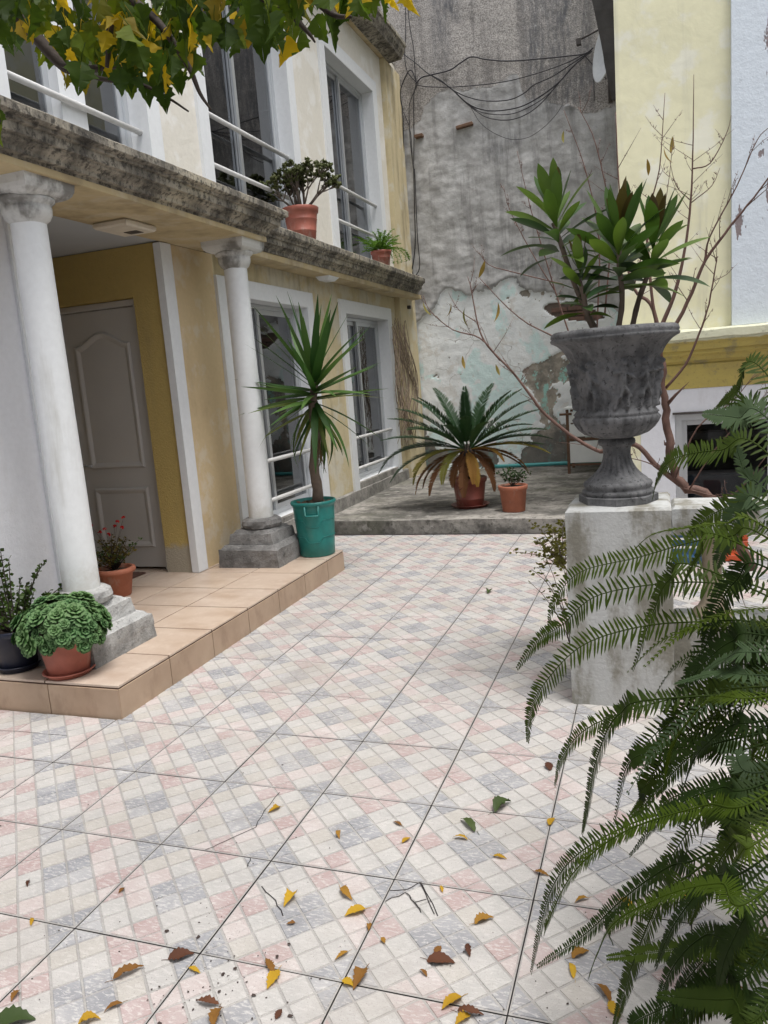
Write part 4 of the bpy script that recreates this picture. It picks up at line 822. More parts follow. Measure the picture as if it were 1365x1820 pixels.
# ---- feather fronds (cycad, fern): rachis plus paired leaflets along a 3-D curve
def frond(name, pts, n, plen, pw, mats, par, nrm=Vector((0, 0, 1)), rr=.004, sweep=.9, fold=.25, base=.08, taper=.5, tipf=.2, six=False, droopp=0., label=None):
    C_ = spline(pts, n); m = MB(); m.tube(C_[::2] if len(C_[::2]) > 1 else C_, [rr*(1-.8*i/max(1, len(C_[::2])-1)) for i in range(len(C_[::2]))], 5)
    nv = Vector(nrm)
    for i in range(1, n+1):
        t = i/n; T = (C_[min(n, i+1)]-C_[i-1]).normalized(); nv = (nv-T*nv.dot(T)); nv = nv.normalized() if nv.length > 1e-5 else T.orthogonal().normalized(); S = T.cross(nv).normalized()
        if t < base: continue
        u = (t-base)/(1-base); L_ = plen*min(1, taper+(1-taper)*u*5)*(1-(max(0, u-.45)/.55)**1.7*(1-tipf))
        for s in (-1, 1):
            if R.random() < .025: continue
            sw = sweep*R.uniform(.86, 1.12)
            d = (S*s*sin(sw)*cos(fold)+T*cos(sw)+nv*sin(fold)*sin(sw)).normalized(); b = C_[i]+S*s*rr*.5
            w = (T-d*T.dot(d)).normalized()*pw; l = L_*R.uniform(.9, 1.06); dn = Vector((0, 0, -droopp*l*R.uniform(.2, 2.2)))
            if six: m.add([b-w*.5, b+w*.7, b+d*l*.5+w*.95+dn*.3, b+d*l*.85+w*.5+dn*.8, b+d*l+dn, b+d*l*.8-w*.45+dn*.7, b+d*l*.4-w*.85+dn*.2], [(0, 1, 2, 6), (6, 2, 3, 5), (5, 3, 4)])
            else: m.add([b-w*.5, b+w*.5, b+d*l*.55+w*.8+dn*.3, b+d*l+dn, b+d*l*.55-w*.8+dn*.3], [(0, 1, 2, 4), (4, 2, 3)])
    o = m.build(name, mats, par); return o
# ---- cycad in the big terracotta pot
CC = (-1.93, 8.17); CZ = tz(*CC)
cy = thing('potted_cycad', 'wide green cycad with yellowed lower fronds in a terracotta pot', 'potted plant', (*CC, CZ))
saucer(CC, .205, CZ, M_POT3, cy, .032)
m = MB(); pot_mesh(m, (*CC, CZ+.012), .145, .185, .315, .05, .012, bands=(.28,)); m.build('pot', M_POT3, cy); soil_mesh(CC, .175, CZ+.29, M_SOIL, cy)
m = MB(); m.lathe([(.06, 0), (.085, .05), (.095, .14), (.09, .24), (.07, .33), (.04, .38), (.01, .40)], (*CC, CZ+.29), 26, fl=lambda i, a, r, zz: r*(1+.16*sin(9*a+i*2.4)), sm=False); m.build('trunk', M_BARKD, cy)
c0 = Vector((*CC, CZ+.63))
def arc(az, el, L, drop, side=0, c=c0, n=6):
    p = Vector(c)+dirv(az, 0)*.03; e = el; a = az; out = [p.copy()]
    for i in range(n): p = p+dirv(a, e)*L/n; e -= drop/n*(.5+i/n); a += side/n; out.append(p.copy())
    return out
vd = math.atan2(CC[1], CC[0])                      # azimuth away from the camera
cyl = []
# (azimuth relative to "right in picture", elevation, length, droop, material)
for (ra, el, L_, dr_, mt) in [(1.50, 1.35, .62, .25, L_CYC), (-1.5, 1.42, .56, .3, L_CYC), (.95, 1.12, .74, .55, L_CYC), (2.2, 1.10, .76, .6, L_CYC), (.4, .95, .78, .65, L_CYC), (2.75, .95, .78, .7, L_CYC), (-.5, 1.05, .7, .6, L_CYC), (-2.6, 1.05, .7, .6, L_CYC), (.12, .62, .78, .6, L_CYC), (3.05, .66, .82, .75, L_CYC), (-.25, .40, .76, .65, L_CYC), (-2.9, .40, .82, .7, L_CYCB), (.3, .25, .72, .55, L_CYCB), (-.1, .12, .70, .35, L_CYC), (2.95, .20, .80, .9, L_CYCB), (-3.0, .05, .82, 1.3, L_CYCB), (3.1, .30, .95, 1.7, L_CYCB), (1.2, .7, .7, .5, L_CYCB), (1.9, .7, .7, .5, L_CYCB), (-1.1, .75, .62, .9, L_CYC), (-2.0, .75, .62, .9, L_CYC),
        (-2.5, .12, .62, 1.2, L_CYCM), (-2.75, .1, .68, 1.9, L_CYCM), (-2.2, -.05, .55, 1.7, L_CYCM), (-1.45, -.35, .44, 1.5, L_CYCY), (-1.2, -.6, .42, 1.2, L_CYCY), (.7, .5, .78, .7, L_CYC), (2.45, .5, .8, .75, L_CYC), (-.6, .55, .74, .8, L_CYC), (-2.5, .6, .74, .8, L_CYC), (.25, .8, .78, .7, L_CYC), (2.9, .8, .8, .75, L_CYC), (-.05, .3, .8, .8, L_CYC), (-1.55, .9, .6, .9, L_CYC), (-.3, .18, .78, .9, L_CYCM), (-.55, .15, .42, 1.5, L_CYCY), (-.2, .0, .62, 1.3, L_CYCD), (.05, -.15, .66, 1.1, L_CYCD), (-2.55, -.3, .62, 1.4, L_CYCD), (-2.85, -.2, .68, 1.5, L_CYCD), (-2.15, -.6, .42, 1.2, L_CYCD), (2.9, -.3, .6, 1.3, L_CYCD), (-1.7, -.75, .5, 1.0, L_CYCD), (-.75, -.6, .5, 1.2, L_CYCD), (.9, -.3, .5, 1.2, L_CYCD)]:
    az = vd-pi/2+ra+R.uniform(-.06, .06); frond('frond', arc(az, el, L_*1.12, dr_, R.uniform(-.15, .15)), 66, L_*.155 if mt not in (L_CYCD,) else .085, .0082, mt, cy, rr=.007, sweep=.92, fold=.25, base=.16)
# ---- second terracotta pot with a small dark bush
QC = (-1.395, 7.83); QZ = tz(*QC)
def bushy(name, par, c, rx, rz, n, lm, stem, leafL, leafW, nst=14, up_=.6, seed=1):
    rr = random.Random(seed); m = MB(); f = MB()
    for i in range(nst):
        az = rr.uniform(0, 6.3); e = rr.uniform(up_, 1.5); p = Vector(c); L_ = rz*rr.uniform(.6, 1.1); pts = [p]
        for q in range(5): p = p+dirv(az, e)*L_/5*Vector((1, 1, 1)).length/1.73+Vector((rr.uniform(-.01, .01), rr.uniform(-.01, .01), 0)); e -= rr.uniform(0, .22); pts.append(p.copy())
        m.tube(pts, [.0035*(1-.12*k_) for k_ in range(6)], 4)
        for q in range(n//nst):
            t = rr.uniform(.3, 1)*5; k_ = min(4, int(t)); b = pts[k_].lerp(pts[k_+1], t-k_); d = dirv(rr.uniform(0, 6.3), rr.uniform(-.5, .9)); l = leafL*rr.uniform(.6, 1.2); w = d.orthogonal().normalized(); w = Matrix.Rotation(rr.uniform(0, 6.3), 3, d) @ w*leafW*rr.uniform(.7, 1.2)
            b = b+d*.006; f.add([b, b+d*l*.5+w, b+d*l, b+d*l*.5-w], [(0, 1, 2, 3)])
    m.build('stems', stem, par); return stuff(f.build('foliage', lm, par))
pb = thing('potted_bush', 'small leafy bush in a terracotta pot right of the cycad', 'potted plant', (*QC, QZ))
m = MB(); pot_mesh(m, (*QC, QZ), .115, .142, .27, .045, .010, bands=()); m.build('pot', M_POT2, pb); soil_mesh(QC, .132, QZ+.25, M_SOIL, pb)
bushy('bush', pb, (*QC, QZ+.25), .2, .26, 260, L_BUSH, M_BARKG, .035, .011, 20, .5, 3)
# ---- jade plant and asparagus fern on the ledge
LZ = 2.972
JC = (-3.27, 7.34)
jd = thing('potted_jade_plant', 'bushy jade plant in a terracotta pot on the first-floor ledge', 'potted plant', (*JC, LZ))
m = MB(); pot_mesh(m, (*JC, LZ), .128, .170, .32, .05, .011, bands=(.30, .64)); m.build('pot', M_POT, jd); soil_mesh(JC, .158, LZ+.295, M_SOIL, jd)
rr = random.Random(5); m = MB(); f = MB()
def jl(b, d, s):
    u = d.orthogonal().normalized(); u = Matrix.Rotation(rr.uniform(0, 6.3), 3, d) @ u; w = d.cross(u)
    f.add([b, b+d*s*.5+u*s*.42, b+d*s+u*s*.05, b+d*s*.5-u*s*.42, b+d*s*.5+w*s*.14, b+d*s*.5-w*s*.14], [(0, 1, 4), (1, 2, 4), (2, 3, 4), (3, 0, 4), (1, 0, 5), (2, 1, 5), (3, 2, 5), (0, 3, 5)], 0, True)
def jbr(p, d, L_, r, lev):
    q = p+d*L_; m.tube([p, p.lerp(q, .5)+Vector((rr.uniform(-.008, .008), rr.uniform(-.008, .008), 0)), q], [r, r*.85, r*.7], 5)
    if lev == 0 or (lev == 1 and rr.random() < .9):
        for i in range(12): jl(q+Vector((rr.uniform(-.014, .014), rr.uniform(-.014, .014), rr.uniform(-.012, .012))), dirv(rr.uniform(0, 6.3), rr.uniform(-.3, 1.2)), rr.uniform(.032, .052))
    if lev > 0:
        for i in range(3): jbr(q, (d+Vector((rr.uniform(-.75, .75), rr.uniform(-.75, .75), rr.uniform(-.3, .6)))).normalized(), L_*rr.uniform(.5, .85), r*.68, lev-1)
for i in range(13): a = i*2.4; jbr(Vector((JC[0]+.05*cos(a), JC[1]+.05*sin(a), LZ+.30)), dirv(a+rr.uniform(-.3, .3), (.75, 1.05, 1.35, 1.5)[i % 4]), rr.uniform(.15, .21), .011, 2)
m.build('stems', M_JADEST, jd); stuff(f.build('foliage', L_JADE, jd))
AC = (-3.285, 9.78)
ap = thing('potted_asparagus_fern', 'feathery light green fern in a small terracotta pot on the ledge', 'potted plant', (*AC, LZ))
m = MB(); pot_mesh(m, (*AC, LZ), .095, .128, .225, .035, .009, bands=(.62,)); m.build('pot', M_POT, ap); soil_mesh(AC, .115, LZ+.20, M_SOIL, ap)
rr = random.Random(8); f = MB(); m = MB()
for i in range(46):
    az = rr.uniform(0, 6.3); el = rr.uniform(.35, 1.4); L_ = rr.uniform(.22, .38); tr_ = i > 39
    if tr_: az = rr.uniform(.6, 1.6); el = .5; L_ = .46
    pts = arc(az, el, L_, rr.uniform(.8, 1.6) if not tr_ else 2.6, 0, Vector((*AC, LZ+.21)), 7); m.tube(pts, .002, 3)
    for q in range(110):
        t = rr.uniform(.2, 1)*7; k_ = min(6, int(t)); b = pts[k_].lerp(pts[k_+1], t-k_); d = dirv(rr.uniform(0, 6.3), rr.uniform(-.3, .6))*rr.uniform(.02, .05); w = d.orthogonal().normalized()*.0045
        f.add([b-w, b+w, b+d], [(0, 1, 2)])
m.build('stems', L_ASP, ap); stuff(f.build('foliage', L_ASP, ap))
# ---- pots by the near column
GC = (-2.925, 3.075)
gp = thing('potted_rosette_succulent', 'dome of green rosettes in a terracotta pot at the porch corner', 'potted plant', (*GC, HP))
saucer(GC, .128, HP, M_POT, gp, .024); m = MB(); pot_mesh(m, (*GC, HP+.01), .104, .132, .185, .02, .004); m.build('pot', M_POT, gp); soil_mesh(GC, .122, HP+.175, M_SOIL, gp)
m = MB(); rl = MB(); rr = random.Random(3)
for ring, (n_, el, l) in enumerate(((7, .15, .042), (7, .55, .036), (6, .95, .028), (4, 1.3, .018))):
    for i in range(n_):
        az = 2*pi*(i+.5*ring)/n_+rr.uniform(-.1, .1); d = dirv(az, el); s = Vector((-sin(az), cos(az), 0)); nn = d.cross(s)
        w = l*.42; rl.add([(0, 0, 0), d*l*.55+s*w*.8, d*l*.9+s*w*.85, d*l*1.02, d*l*.9-s*w*.85, d*l*.55-s*w*.8, d*l*.7-nn*l*-.12], [(0, 1, 6), (6, 1, 2), (0, 6, 5), (6, 4, 5), ], 0, True); rl.add([d*l*.7+nn*l*.12, d*l*.9+s*w*.85, d*l*1.02, d*l*.9-s*w*.85], [(0, 1, 2), (0, 2, 3)], 1, True)
rme = rl.mesh('rosette', [L_SEM, L_SEME])
gc0 = Vector((*GC, HP+.235)); N_ = 118
for i in range(N_):
    t = (i+.5)/N_; el = math.asin(1-1.30*t); az = i*2.39996; d = dirv(az, el)
    p = gc0+Vector((d.x*.225, d.y*.175, d.z*.17))*(1+.22*noise.noise(d*2.2)+.08*noise.noise(d*6)); p.x += -.01
    M = Matrix.Translation(p) @ (Vector((d.x, d.y, d.z+.35)).normalized().to_track_quat('Z', 'Y').to_matrix().to_4x4()) @ Matrix.Rotation(R.uniform(0, 6), 4, 'Z') @ Matrix.Scale(R.uniform(.6, 1.35), 4); inst('rosette', rme, M, gp)
m = MB()
for i in range(40): d = dirv(i*2.4, R.uniform(.0, 1.3)); m.tube([(GC[0]+d.x*.05, GC[1]+d.y*.05, HP+.17), gc0+Vector((d.x*.17, d.y*.14, d.z*.14))], .005, 4)
m.build('stems', M_BARKG, gp)
NC = (-3.285, 3.10)
nv_ = thing('potted_portulacaria', 'upright small-leaved succulent in a dark navy pot beside the white wall', 'potted plant', (*NC, HP))
saucer(NC, .115, HP, M_NAVY, nv_, .03); m = MB(); pot_mesh(m, (*NC, HP+.012), .10, .128, .22, .03, .006); m.build('pot', M_NAVY, nv_); soil_mesh(NC, .118, HP+.205, M_SOIL, nv_)
rr = random.Random(21); m = MB(); f = MB()
for i in range(26):
    az = i*2.4; el = rr.uniform(.5, 1.5); pts = arc(az, el, rr.uniform(.22, .45), rr.uniform(-.3, .6), 0, Vector((*NC, HP+.21)), 7); m.tube(pts, [.006-.0006*k_ for k_ in range(8)], 5)
    for q in range(38):
        t = rr.uniform(.2, 1)*7; k_ = min(6, int(t)); b = pts[k_].lerp(pts[k_+1], t-k_); d = dirv(rr.uniform(0, 6.3), rr.uniform(-.2, .9)); s = rr.uniform(.018, .03); u = Matrix.Rotation(rr.uniform(0, 6), 3, d) @ d.orthogonal().normalized()
        f.add([b, b+d*s*.5+u*s*.45, b+d*s, b+d*s*.5-u*s*.45], [(0, 1, 2, 3)])
m.build('stems', M_BARKD, nv_); stuff(f.build('foliage', L_PORT, nv_))
FC = (-3.70, 4.47)
fp = thing('potted_red_flowers', 'reddish flowering plant in a round-rimmed terracotta pot behind the near column', 'potted plant', (*FC, HP))
m = MB(); m.lathe([(.085, 0), (.09, .006), (.118, .165), (.135, .17), (.142, .185), (.137, .205), (.12, .21), (.112, .20), (.105, .15)], (*FC, HP), 36); m.build('pot', M_POT2, fp); soil_mesh(FC, .108, HP+.18, M_SOIL, fp)
bushy('flowers', fp, (*FC, HP+.18), .2, .27, 520, L_BEG, M_BARKD, .024, .009, 26, .55, 9)
bushy('flowers', fp, (*FC, HP+.2), .2, .25, 140, L_BUSH, M_BARKD, .024, .010, 14, .7, 10)
rr = random.Random(6)
for i in range(9):
    p = Vector(FC+(HP+.2,))+dirv(rr.uniform(0, 6.3), rr.uniform(.9, 1.4))*rr.uniform(.24, .40); m = MB(); m.tube([Vector(FC+(HP+.3,)), p], .0015, 3, 1)
    for q in range(7): d = dirv(rr.uniform(0, 6.3), rr.uniform(-.4, 1.2))*.016; u = d.orthogonal()*.55; m.add([p, p+d*.6+u, p+d*1.1, p+d*.6-u], [(0, 1, 2, 3)])
    m.build('flower', [L_RED, M_BARKD], fp)
# ---- weed by the pedestal
wdp = thing('weed', 'straggly weed growing beside the pedestal at the terrace edge', 'plant', (-.47, 4.25, 0))
bushy('weed', wdp, (-.47, 4.22, .0), .25, .72, 260, L_WEED, M_BARKG, .03, .008, 14, 1.2, 31); bushy('weed', wdp, (-.50, 4.2, .48), .25, .30, 620, L_WEED, M_BARKG, .03, .010, 22, .3, 32)

# ---- cordyline in the urn
cz = PDZ+.742
co = thing('cordyline', 'broad-leaved green and bronze cordyline growing out of the urn', 'plant', (*UC, cz))
cp_ = lambda t: .029*(max(0, sin(pi*min(1, t)**1.35))**.8)+.0035*(1-t)
CM = [leaf_mesh('leaf', .235, cp_, 9, .22, d, L_COR) for d in (-.15, .25, .6, 1.05)]
def stemhead(base, head, n, big, seed, lean=(0, 0, 1), dark=.25):
    rr = random.Random(seed); base = Vector(base); head = Vector(head); m = MB(); pts = spline([base, base.lerp(head, .5)+Vector((rr.uniform(-.02, .02), 0, 0)), head, head+(head-base).normalized()*.06], 12); m.tube(pts, [.012-.003*i/12+(.0015 if i % 2 else 0) for i in range(13)], 8); m.build('stem', M_BARKG, co)
    ax = Vector(lean).normalized(); Q = ax.to_track_quat('Z', 'Y')
    for i in range(n):
        t = i/(n-1); el = 1.34-1.30*t; az = i*2.4+rr.uniform(-.25, .25); d = Q @ dirv(az, el); v = 0 if t < .3 else 1 if t < .7 else rr.choice((1, 1, 2)) if t < .9 else 2
        mt = L_CORR if t < .16 and rr.random() < .6 else (L_CORD if t > .6 and rr.random() < .6 else L_COR)
        inst('leaf', CM[v], frame(head+ax*(.13-.23*t)+d*.010, d, rr.uniform(-.5, .5), big*rr.uniform(.8, 1.1)*(.82 if t < .15 else 1)), co, mt)
stemhead((UC[0]-.06, 3.72, cz), atY(992, 418, 3.72), 30, 1.04, 1, (-.06, 0, 1))
stemhead((UC[0]+.015, 3.66, cz), atY(1100, 470, 3.64), 36, 1.1, 2, (.02, -.1, 1))
stemhead((UC[0]+.07, 3.74, cz), atY(1158, 470, 3.76), 28, 1.0, 3, (.16, .0, 1))
stemhead((UC[0]-.065, 3.63, cz), atY(1036, 520, 3.62), 22, .74, 4, (-.1, -.1, 1))

# ---- bare red-stemmed tree behind the balustrade
tr = thing('bare_tree', 'leafless reddish tree with thin branches behind the urn', 'tree', atY(1330, 1000, 4.9))
rr = random.Random(77)
def br(pts, r0_, r1_, Y, name='branch', tw=0, twl=.16, dY=0.):
    P = [Vector(p) if len(p) == 3 and not isinstance(p[0], int) else atY(p[0], p[1], Y+dY*i/(len(pts)-1)) for i, p in enumerate(pts)]
    n_ = 4*(len(P)-1); C_ = spline(P, n_); m = MB(); m.tube([c_+Vector((rr.uniform(-1, 1), rr.uniform(-1, 1), rr.uniform(-1, 1)))*r1_*.5 for c_ in C_], [(r0_+(r1_-r0_)*i/n_)*.8 for i in range(n_+1)], 6)
    o = m.build(name, M_BARK, tr); m = MB(); got = False
    for i in range(tw):
        t = rr.uniform(.25, .97)*n_; k_ = min(n_-1, int(t)); b = C_[k_].lerp(C_[k_+1], t-k_); T = (C_[k_+1]-C_[k_]).normalized(); d = (T*.6+Vector((rr.uniform(-1, 1), rr.uniform(-.6, .6), rr.uniform(-.2, 1)))).normalized(); L_ = twl*rr.uniform(.15, 1.0); e = b+d*L_; got = True
        m.tube([b, b.lerp(e, .5)+Vector((rr.uniform(-.01, .01), 0, rr.uniform(-.008, .012))), e+Vector((0, 0, .01))], [r1_*.75+.0006, r1_*.5+.0005, .0007], 4)
        for s in range(3): q = b.lerp(e, rr.uniform(.3, 1)); m.tube([q, q+Vector((rr.uniform(-.012, .012), rr.uniform(-.01, .01), rr.uniform(.002, .014)))], [.0022, .0012], 4)
    if got: stuff(m.build('twigs', M_BARK, o))
    return C_
YT = 4.85
br([(1335, 1010), (1290, 925), (1262, 882), (1223, 868), (1197, 838), (1190, 800), (1184, 745), (1179, 690), (1175, 630), (1170, 580)], .040, .021, YT, 'trunk', 5, .2)
br([(1172, 590), (1156, 540), (1126, 512), (1108, 430), (1100, 330), (1094, 200)], .016, .003, YT, tw=9, twl=.25, dY=.2)
br([(1168, 585), (1158, 520), (1150, 420), (1152, 374), (1172, 300), (1182, 165)], .013, .002, YT, tw=12, twl=.22)
br([(1173, 585), (1196, 530), (1212, 470), (1226, 380), (1231, 280), (1233, 132)], .017, .002, YT, tw=14, twl=.3)
br([(1178, 600), (1197, 585), (1230, 520), (1254, 462), (1300, 400), (1340, 350), (1400, 270)], .017, .004, YT, tw=10, twl=.3)
br([(1252, 466), (1262, 420), (1310, 330), (1345, 250), (1372, 222)], .007, .002, YT, tw=7, twl=.2)
br([(1183, 690), (1218, 648), (1243, 592), (1260, 540), (1272, 470), (1276, 455)], .011, .003, YT, tw=10, twl=.24)
br([(1232, 300), (1262, 290), (1290, 240), (1300, 205)], .005, .0015, YT, tw=4, twl=.1)
br([(1229, 360), (1265, 330), (1280, 298)], .004, .0015, YT, tw=3, twl=.08)
br([(1226, 355), (1202, 330), (1190, 285)], .004, .0015, YT, tw=3, twl=.08)
br([(1126, 512), (1145, 440), (1180, 370), (1198, 240)], .006, .0015, YT, tw=8, twl=.16)
br([(1210, 862), (1165, 826), (1128, 790), (1080, 800), (1060, 800), (1014, 773), (966, 733), (941, 700), (910, 660), (867, 615), (850, 579), (838, 517), (831, 491)], .024, .003, YT, tw=16, twl=.26, dY=.2)
br([(889, 641), (853, 601), (805, 586), (765, 553), (752, 525)], .008, .002, YT+.12, tw=6, twl=.2)
br([(846, 572), (815, 550), (797, 520)], .005, .0015, YT+.15, tw=3, twl=.14)
br([(1040, 640), (988, 601), (922, 564), (853, 495)], .009, .003, YT, tw=3, twl=.1)
br([(1030, 640), (1010, 589), (973, 472), (943, 370), (919, 268)], .008, .002, YT, tw=9, twl=.14)
br([(985, 515), (940, 440), (905, 370), (895, 330)], .005, .0015, YT, tw=7, twl=.12)
br([(1000, 505), (905, 482), (868, 470), (851, 448)], .005, .002, YT, tw=3, twl=.1)
br([(1060, 600), (1065, 430), (1040, 300), (1002, 195)], .007, .002, YT, tw=10, twl=.16)
br([(1075, 560), (1085, 400), (1060, 260), (1028, 190)], .007, .002, YT, tw=8, twl=.14)
br([(1197, 845), (1150, 822), (1110, 812)], .007, .002, YT, tw=4, twl=.2)
br([(1200, 850), (1240, 760), (1300, 715), (1345, 660)], .007, .002, YT-.1, tw=10, twl=.2)
br([(1225, 870), (1270, 800), (1330, 735), (1372, 690)], .006, .002, YT-.1, tw=8, twl=.2)
br([(1215, 868), (1300, 880), (1370, 800)], .006, .002, YT-.1, tw=6, twl=.2)
wl = leaf_mesh('withered_leaf', .13, lambda t: .016*sin(pi*min(1, t))+.0008, 6, .4, .7, L_CYCM)
for (px, py) in ((801, 545), (826, 555), (752, 545), (822, 640), (881, 655), (885, 545), (1002, 240), (1180, 270), (1150, 290), (1195, 250), (862, 470)): inst('withered_leaf', wl, frame(atY(px, py-8, YT+.1), (R.uniform(-.3, .3), R.uniform(-.3, .3), -1), R.uniform(-2, 2), R.uniform(.6, 1)), tr)

# ---- fern in the right foreground
FH = Vector((.62, 1.95, .86))
fe = thing('boston_fern', 'large fern with long arching fronds filling the right foreground', 'fern', (.62, 1.95, 0))
m = MB(); m.box(.47, .77, 1.80, 2.10, -.01, .55, 0, .02); m.build('stand', M_PED, fe)
m = MB(); pot_mesh(m, (.62, 1.95, .551), .11, .15, .24, .04, .01); m.build('pot', M_POT2, fe); soil_mesh((.62, 1.95), .135, .77, M_SOIL, fe)
def fr(pts, Y0_, Y1_, mt, plen=.034, n=None, roll=0., pw=.0037, start=None, fold=.1):
    P = [Vector(start) if start else FH+Vector((R.uniform(-.07, .04), R.uniform(-.08, .08), -.06)), ]
    N_ = len(pts)
    for i, (x, y) in enumerate(pts): P.append(atY(x, y, Y0_+(Y1_-Y0_)*(i+1)/N_))
    Ln = sum((a-b).length for a, b in zip(P[:-1], P[1:])); Ym = (Y0_+Y1_)/2; n = n or int(Ln/(.0060*Ym)); plen = .0215*Ym; pw = .0019*Ym
    vdir = (P[len(P)//2]-CP).normalized(); nv = Vector((0, 0, 1))*cos(roll)-vdir*sin(roll)
    return frond('frond', P, n, plen*R.uniform(.9, 1.1), pw, mt, fe, nrm=nv, rr=.0028, sweep=1.25, fold=fold, base=.10, six=True, taper=.3, tipf=.16, droopp=.08)
G, Lg, Bg, Dk = L_FERN, L_FERNL, L_FERNB, L_FERND
for a in [
    ([(1365, 668), (1310, 695), (1273, 724)], 2.3, 2.5, G, 1.0), ([(1380, 760), (1310, 742), (1251, 735)], 2.1, 2.2, Bg, .9), ([(1365, 806), (1280, 800), (1199, 815), (1170, 850), (1159, 890)], 2.2, 2.5, G, .8), ([(1365, 745), (1310, 735), (1290, 740)], 2.3, 2.4, G, .9), ([(1370, 880), (1330, 850), (1310, 800), (1300, 760)], 2.3, 2.4, Bg, 1.2),
    ([(1365, 957), (1300, 952), (1227, 964), (1133, 991), (1031, 1017), (985, 1070), (974, 1127)], 2.0, 2.25, G, 1.15), ([(1365, 940), (1290, 930), (1220, 938), (1160, 950), (1124, 980)], 1.85, 1.9, Lg, .25), ([(1365, 1050), (1290, 1038), (1190, 1036), (1061, 1059), (1000, 1110), (955, 1140), (920, 1187)], 2.0, 2.15, G, 1.2), ([(1365, 1110), (1250, 1105), (1133, 1115), (1031, 1150), (963, 1221), (942, 1270), (938, 1318)], 1.95, 2.05, G, 1.15), ([(1250, 1010), (1190, 1030), (1160, 1090), (1125, 1190)], 1.95, 2.05, G, .8), ([(1300, 960), (1245, 985), (1220, 1030), (1213, 1060)], 1.8, 1.85, Lg, .4), ([(1365, 900), (1300, 900), (1250, 925), (1222, 960)], 2.2, 2.3, G, .9), ([(1370, 900), (1320, 905), (1290, 960), (1272, 1010)], 2.1, 2.15, Bg, .9),
    ([(1365, 1237), (1270, 1240), (1220, 1287), (1195, 1330), (1182, 1385)], 1.55, 1.6, Lg, .35), ([(1330, 1330), (1250, 1325), (1163, 1336), (1114, 1362), (1092, 1464)], 1.75, 1.85, Dk, 1.2), ([(1365, 1220), (1230, 1235), (1114, 1264), (1039, 1298), (1000, 1345), (986, 1396)], 1.8, 1.95, G, .9), ([(1200, 1240), (1100, 1270), (1060, 1350), (1046, 1426), (1035, 1483)], 1.75, 1.85, G, .9), ([(1365, 1441), (1260, 1440), (1152, 1453), (1039, 1509), (985, 1570), (960, 1650), (944, 1728)], 1.6, 1.70, G, .95), ([(1365, 1410), (1250, 1432), (1110, 1478), (1020, 1550), (973, 1640), (968, 1655)], 1.45, 1.5, Lg, .3), ([(1365, 1577), (1280, 1570), (1190, 1589), (1095, 1638), (1060, 1700), (1046, 1740)], 1.25, 1.35, Lg, .35), ([(1290, 1500), (1190, 1540), (1114, 1592), (1040, 1660), (956, 1717)], 1.55, 1.62, Dk, .5), ([(1260, 1530), (1180, 1590), (1133, 1690), (1110, 1760), (1090, 1830)], 1.5, 1.55, G, 1.1), ([(1365, 1620), (1250, 1664), (1190, 1730), (1160, 1830)], 1.4, 1.45, Dk, .7), ([(1370, 1672), (1280, 1680), (1180, 1690), (1080, 1702)], 1.45, 1.5, G, .5), ([(1365, 1690), (1290, 1720), (1220, 1770), (1170, 1830)], 1.4, 1.45, Dk, .8), ([(1340, 1560), (1290, 1570), (1180, 1600), (1085, 1640), (1090, 1680)], 1.55, 1.6, G, 1.0), ([(1365, 1300), (1250, 1330), (1190, 1380), (1150, 1430)], 1.65, 1.7, G, .8),
    ([(1365, 1520), (1270, 1560), (1200, 1640), (1165, 1720)], 1.35, 1.4, Dk, .9), ([(1380, 1760), (1300, 1775), (1240, 1775), (1170, 1768)], 1.3, 1.34, G, .4), ([(1365, 1450), (1300, 1500), (1250, 1580), (1225, 1640)], 1.45, 1.5, G, 1.1), ([(1365, 1390), (1280, 1400), (1190, 1440), (1120, 1520)], 1.5, 1.55, Dk, 1.), ([(1365, 1280), (1300, 1290), (1240, 1340), (1215, 1400)], 1.6, 1.65, Dk, .9), ([(1365, 1130), (1300, 1140), (1250, 1180), (1180, 1260)], 1.8, 1.85, Dk, 1.1), ([(1365, 1010), (1310, 1030), (1270, 1090), (1250, 1150)], 1.9, 1.95, Dk, 1.), ([(1365, 1580), (1330, 1620), (1290, 1700), (1275, 1760)], 1.3, 1.35, Dk, .8),
    ([(1365, 1200), (1280, 1195), (1200, 1215)], 1.6, 1.65, Bg, .6), ([(1365, 1160), (1290, 1170), (1230, 1210)], 1.6, 1.7, Bg, .7), ([(1365, 1370), (1300, 1330), (1255, 1310)], 1.7, 1.75, Bg, .9), ([(1370, 1480), (1330, 1500), (1290, 1560)], 1.35, 1.4, Lg, .6)]:
    fr(a[0], a[1], a[2], a[3], roll=a[4])
for i in range(36):      # the dense heart of the plant at the frame edge
    az = R.uniform(2.2, 4.3) if i < 22 else R.uniform(-2, 2); el = R.uniform(-.15, 1.15); L_ = R.uniform(.4, .78)
    P = arc(az, el, L_, R.uniform(1.4, 2.8), R.uniform(-.3, .3), FH+Vector((R.uniform(-.08, .06), R.uniform(-.1, .1), -.08)), 6)
    frond('frond', P, int(L_/.0122), .040, .0037, R.choice((G, G, Dk, Dk, Lg, Bg)), fe, nrm=Vector((R.uniform(-.4, .4), R.uniform(-.8, .2), .8)), rr=.0028, sweep=1.25, fold=.1, base=.12, six=True, taper=.3, tipf=.16, droopp=.1)

